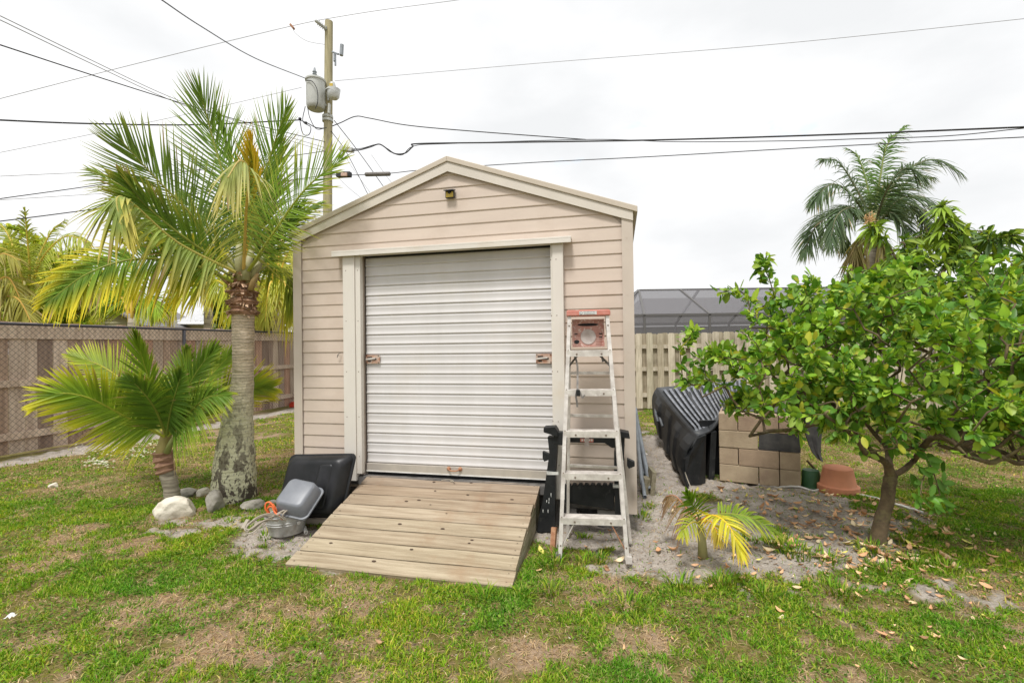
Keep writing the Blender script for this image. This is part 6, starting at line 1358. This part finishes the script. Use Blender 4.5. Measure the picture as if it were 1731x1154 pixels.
m = MB(); a=D(577,295,14.45); m.bar(a,D(587,295,14.42),.06,.1); m.build('orange_patch', M['rustlight'], x_)
box_thing('cable_clamp','pale clamp box where the level cables leave the pole','cable clamp',D(576,252,14.6),D(597,254,14.5),.17,.12,'transf')
box_thing('line_clamp','small dark clamp hanging from the top wire left of the pole','clamp',D(491,42,14.5),D(497,49,14.5),.10,.06,'rust')
for (x_,y_,l_) in ((507,201,'small dark connector on the level cable left of the transformer'),(517,208,'round dark connector below the transformer')):
    m = MB(); c=D(x_,y_,14.4); m.lathe([(0,-.04),(.04,-.03),(.05,0),(.04,.03),(0,.04)], c=c, n=10); tag(m.build('connector', M['wire'], None, origin=c), l_, 'connector')
# ============================================================ SKY, SUN, CAMERA
w = bpy.data.worlds.new('World'); scene.world = w; w.use_nodes = True
nt = w.node_tree; N = nt.nodes; L = nt.links; bg = N['Background']
sky = N.new('ShaderNodeTexSky'); sky.sky_type = 'NISHITA'; sky.sun_disc = False; SE, SR = math.radians(63), math.radians(-160)
sky.sun_elevation = SE; sky.sun_rotation = SR; sky.air_density = 1; sky.dust_density = 2
tc = N.new('ShaderNodeTexCoord'); mp = N.new('ShaderNodeMapping'); mp.inputs['Scale'].default_value = (1,1,2.2); L.new(tc.outputs['Generated'], mp.inputs[0])
def wn(scale, lo, hi, det=7, ro=.55, off=0):
    n = N.new('ShaderNodeTexNoise'); n.inputs['Scale'].default_value = scale; n.inputs['Detail'].default_value = det; n.inputs['Roughness'].default_value = ro
    m2 = N.new('ShaderNodeVectorMath'); m2.operation = 'ADD'; m2.inputs[1].default_value = (off,off*.7,off*.3); L.new(mp.outputs[0], m2.inputs[0]); L.new(m2.outputs[0], n.inputs[0])
    r = N.new('ShaderNodeMapRange'); r.inputs[1].default_value = lo; r.inputs[2].default_value = hi; L.new(n.outputs['Fac'], r.inputs[0]); return r.outputs[0]
def wmix(a, b, f):
    x = N.new('ShaderNodeMix'); x.data_type = 'RGBA'
    for s, v in ((6, a), (7, b)):
        if isinstance(v, tuple): x.inputs[s].default_value = (*v, 1)
        else: L.new(v, x.inputs[s])
    L.new(f, x.inputs[0]); return x.outputs[2]
cloud = wmix((8.7,8.7,8.75), (7.0,7.1,7.2), wn(1.9,.42,.68,8,.52,3.1))
bluecut = wn(3.1,.66,.74,8,.6,9.4)
fin = wmix(cloud, wmix(sky.outputs[0], (6.5,8.0,10), wn(1,-1,-.5) ), bluecut)
L.new(fin, bg.inputs['Color']); bg.inputs['Strength'].default_value = .1
sun = bpy.data.lights.new('sun','SUN'); sun.energy = 2.7; sun.angle = math.radians(11); sun.color = (1,.975,.945)
so = bpy.data.objects.new('sun', sun); COL.objects.link(so)
az = SR; dirv = Vector((math.sin(az)*math.cos(SE)*1, math.cos(az)*math.cos(SE), math.sin(SE)))
so.rotation_euler = dirv.to_track_quat('Z','Y').to_euler(); so.location = (0,0,20)
cam = bpy.data.cameras.new('camera'); co = bpy.data.objects.new('camera', cam); COL.objects.link(co); scene.camera = co
cam.sensor_width = 36; cam.lens = 36*FPX/1731; cam.clip_end = 3000; cam.clip_start = .05
co.matrix_world = Matrix.Translation((0,0,CH)) @ Matrix.Rotation(PI/2+PIT,4,'X') @ Matrix.Rotation(-ROL,4,'Z')
vs_ = scene.view_settings; vs_.view_transform = 'Standard'; vs_.look = 'None'; vs_.exposure = .37; vs_.gamma = 1
scene.cycles.max_bounces = 8; scene.cycles.transparent_max_bounces = 12
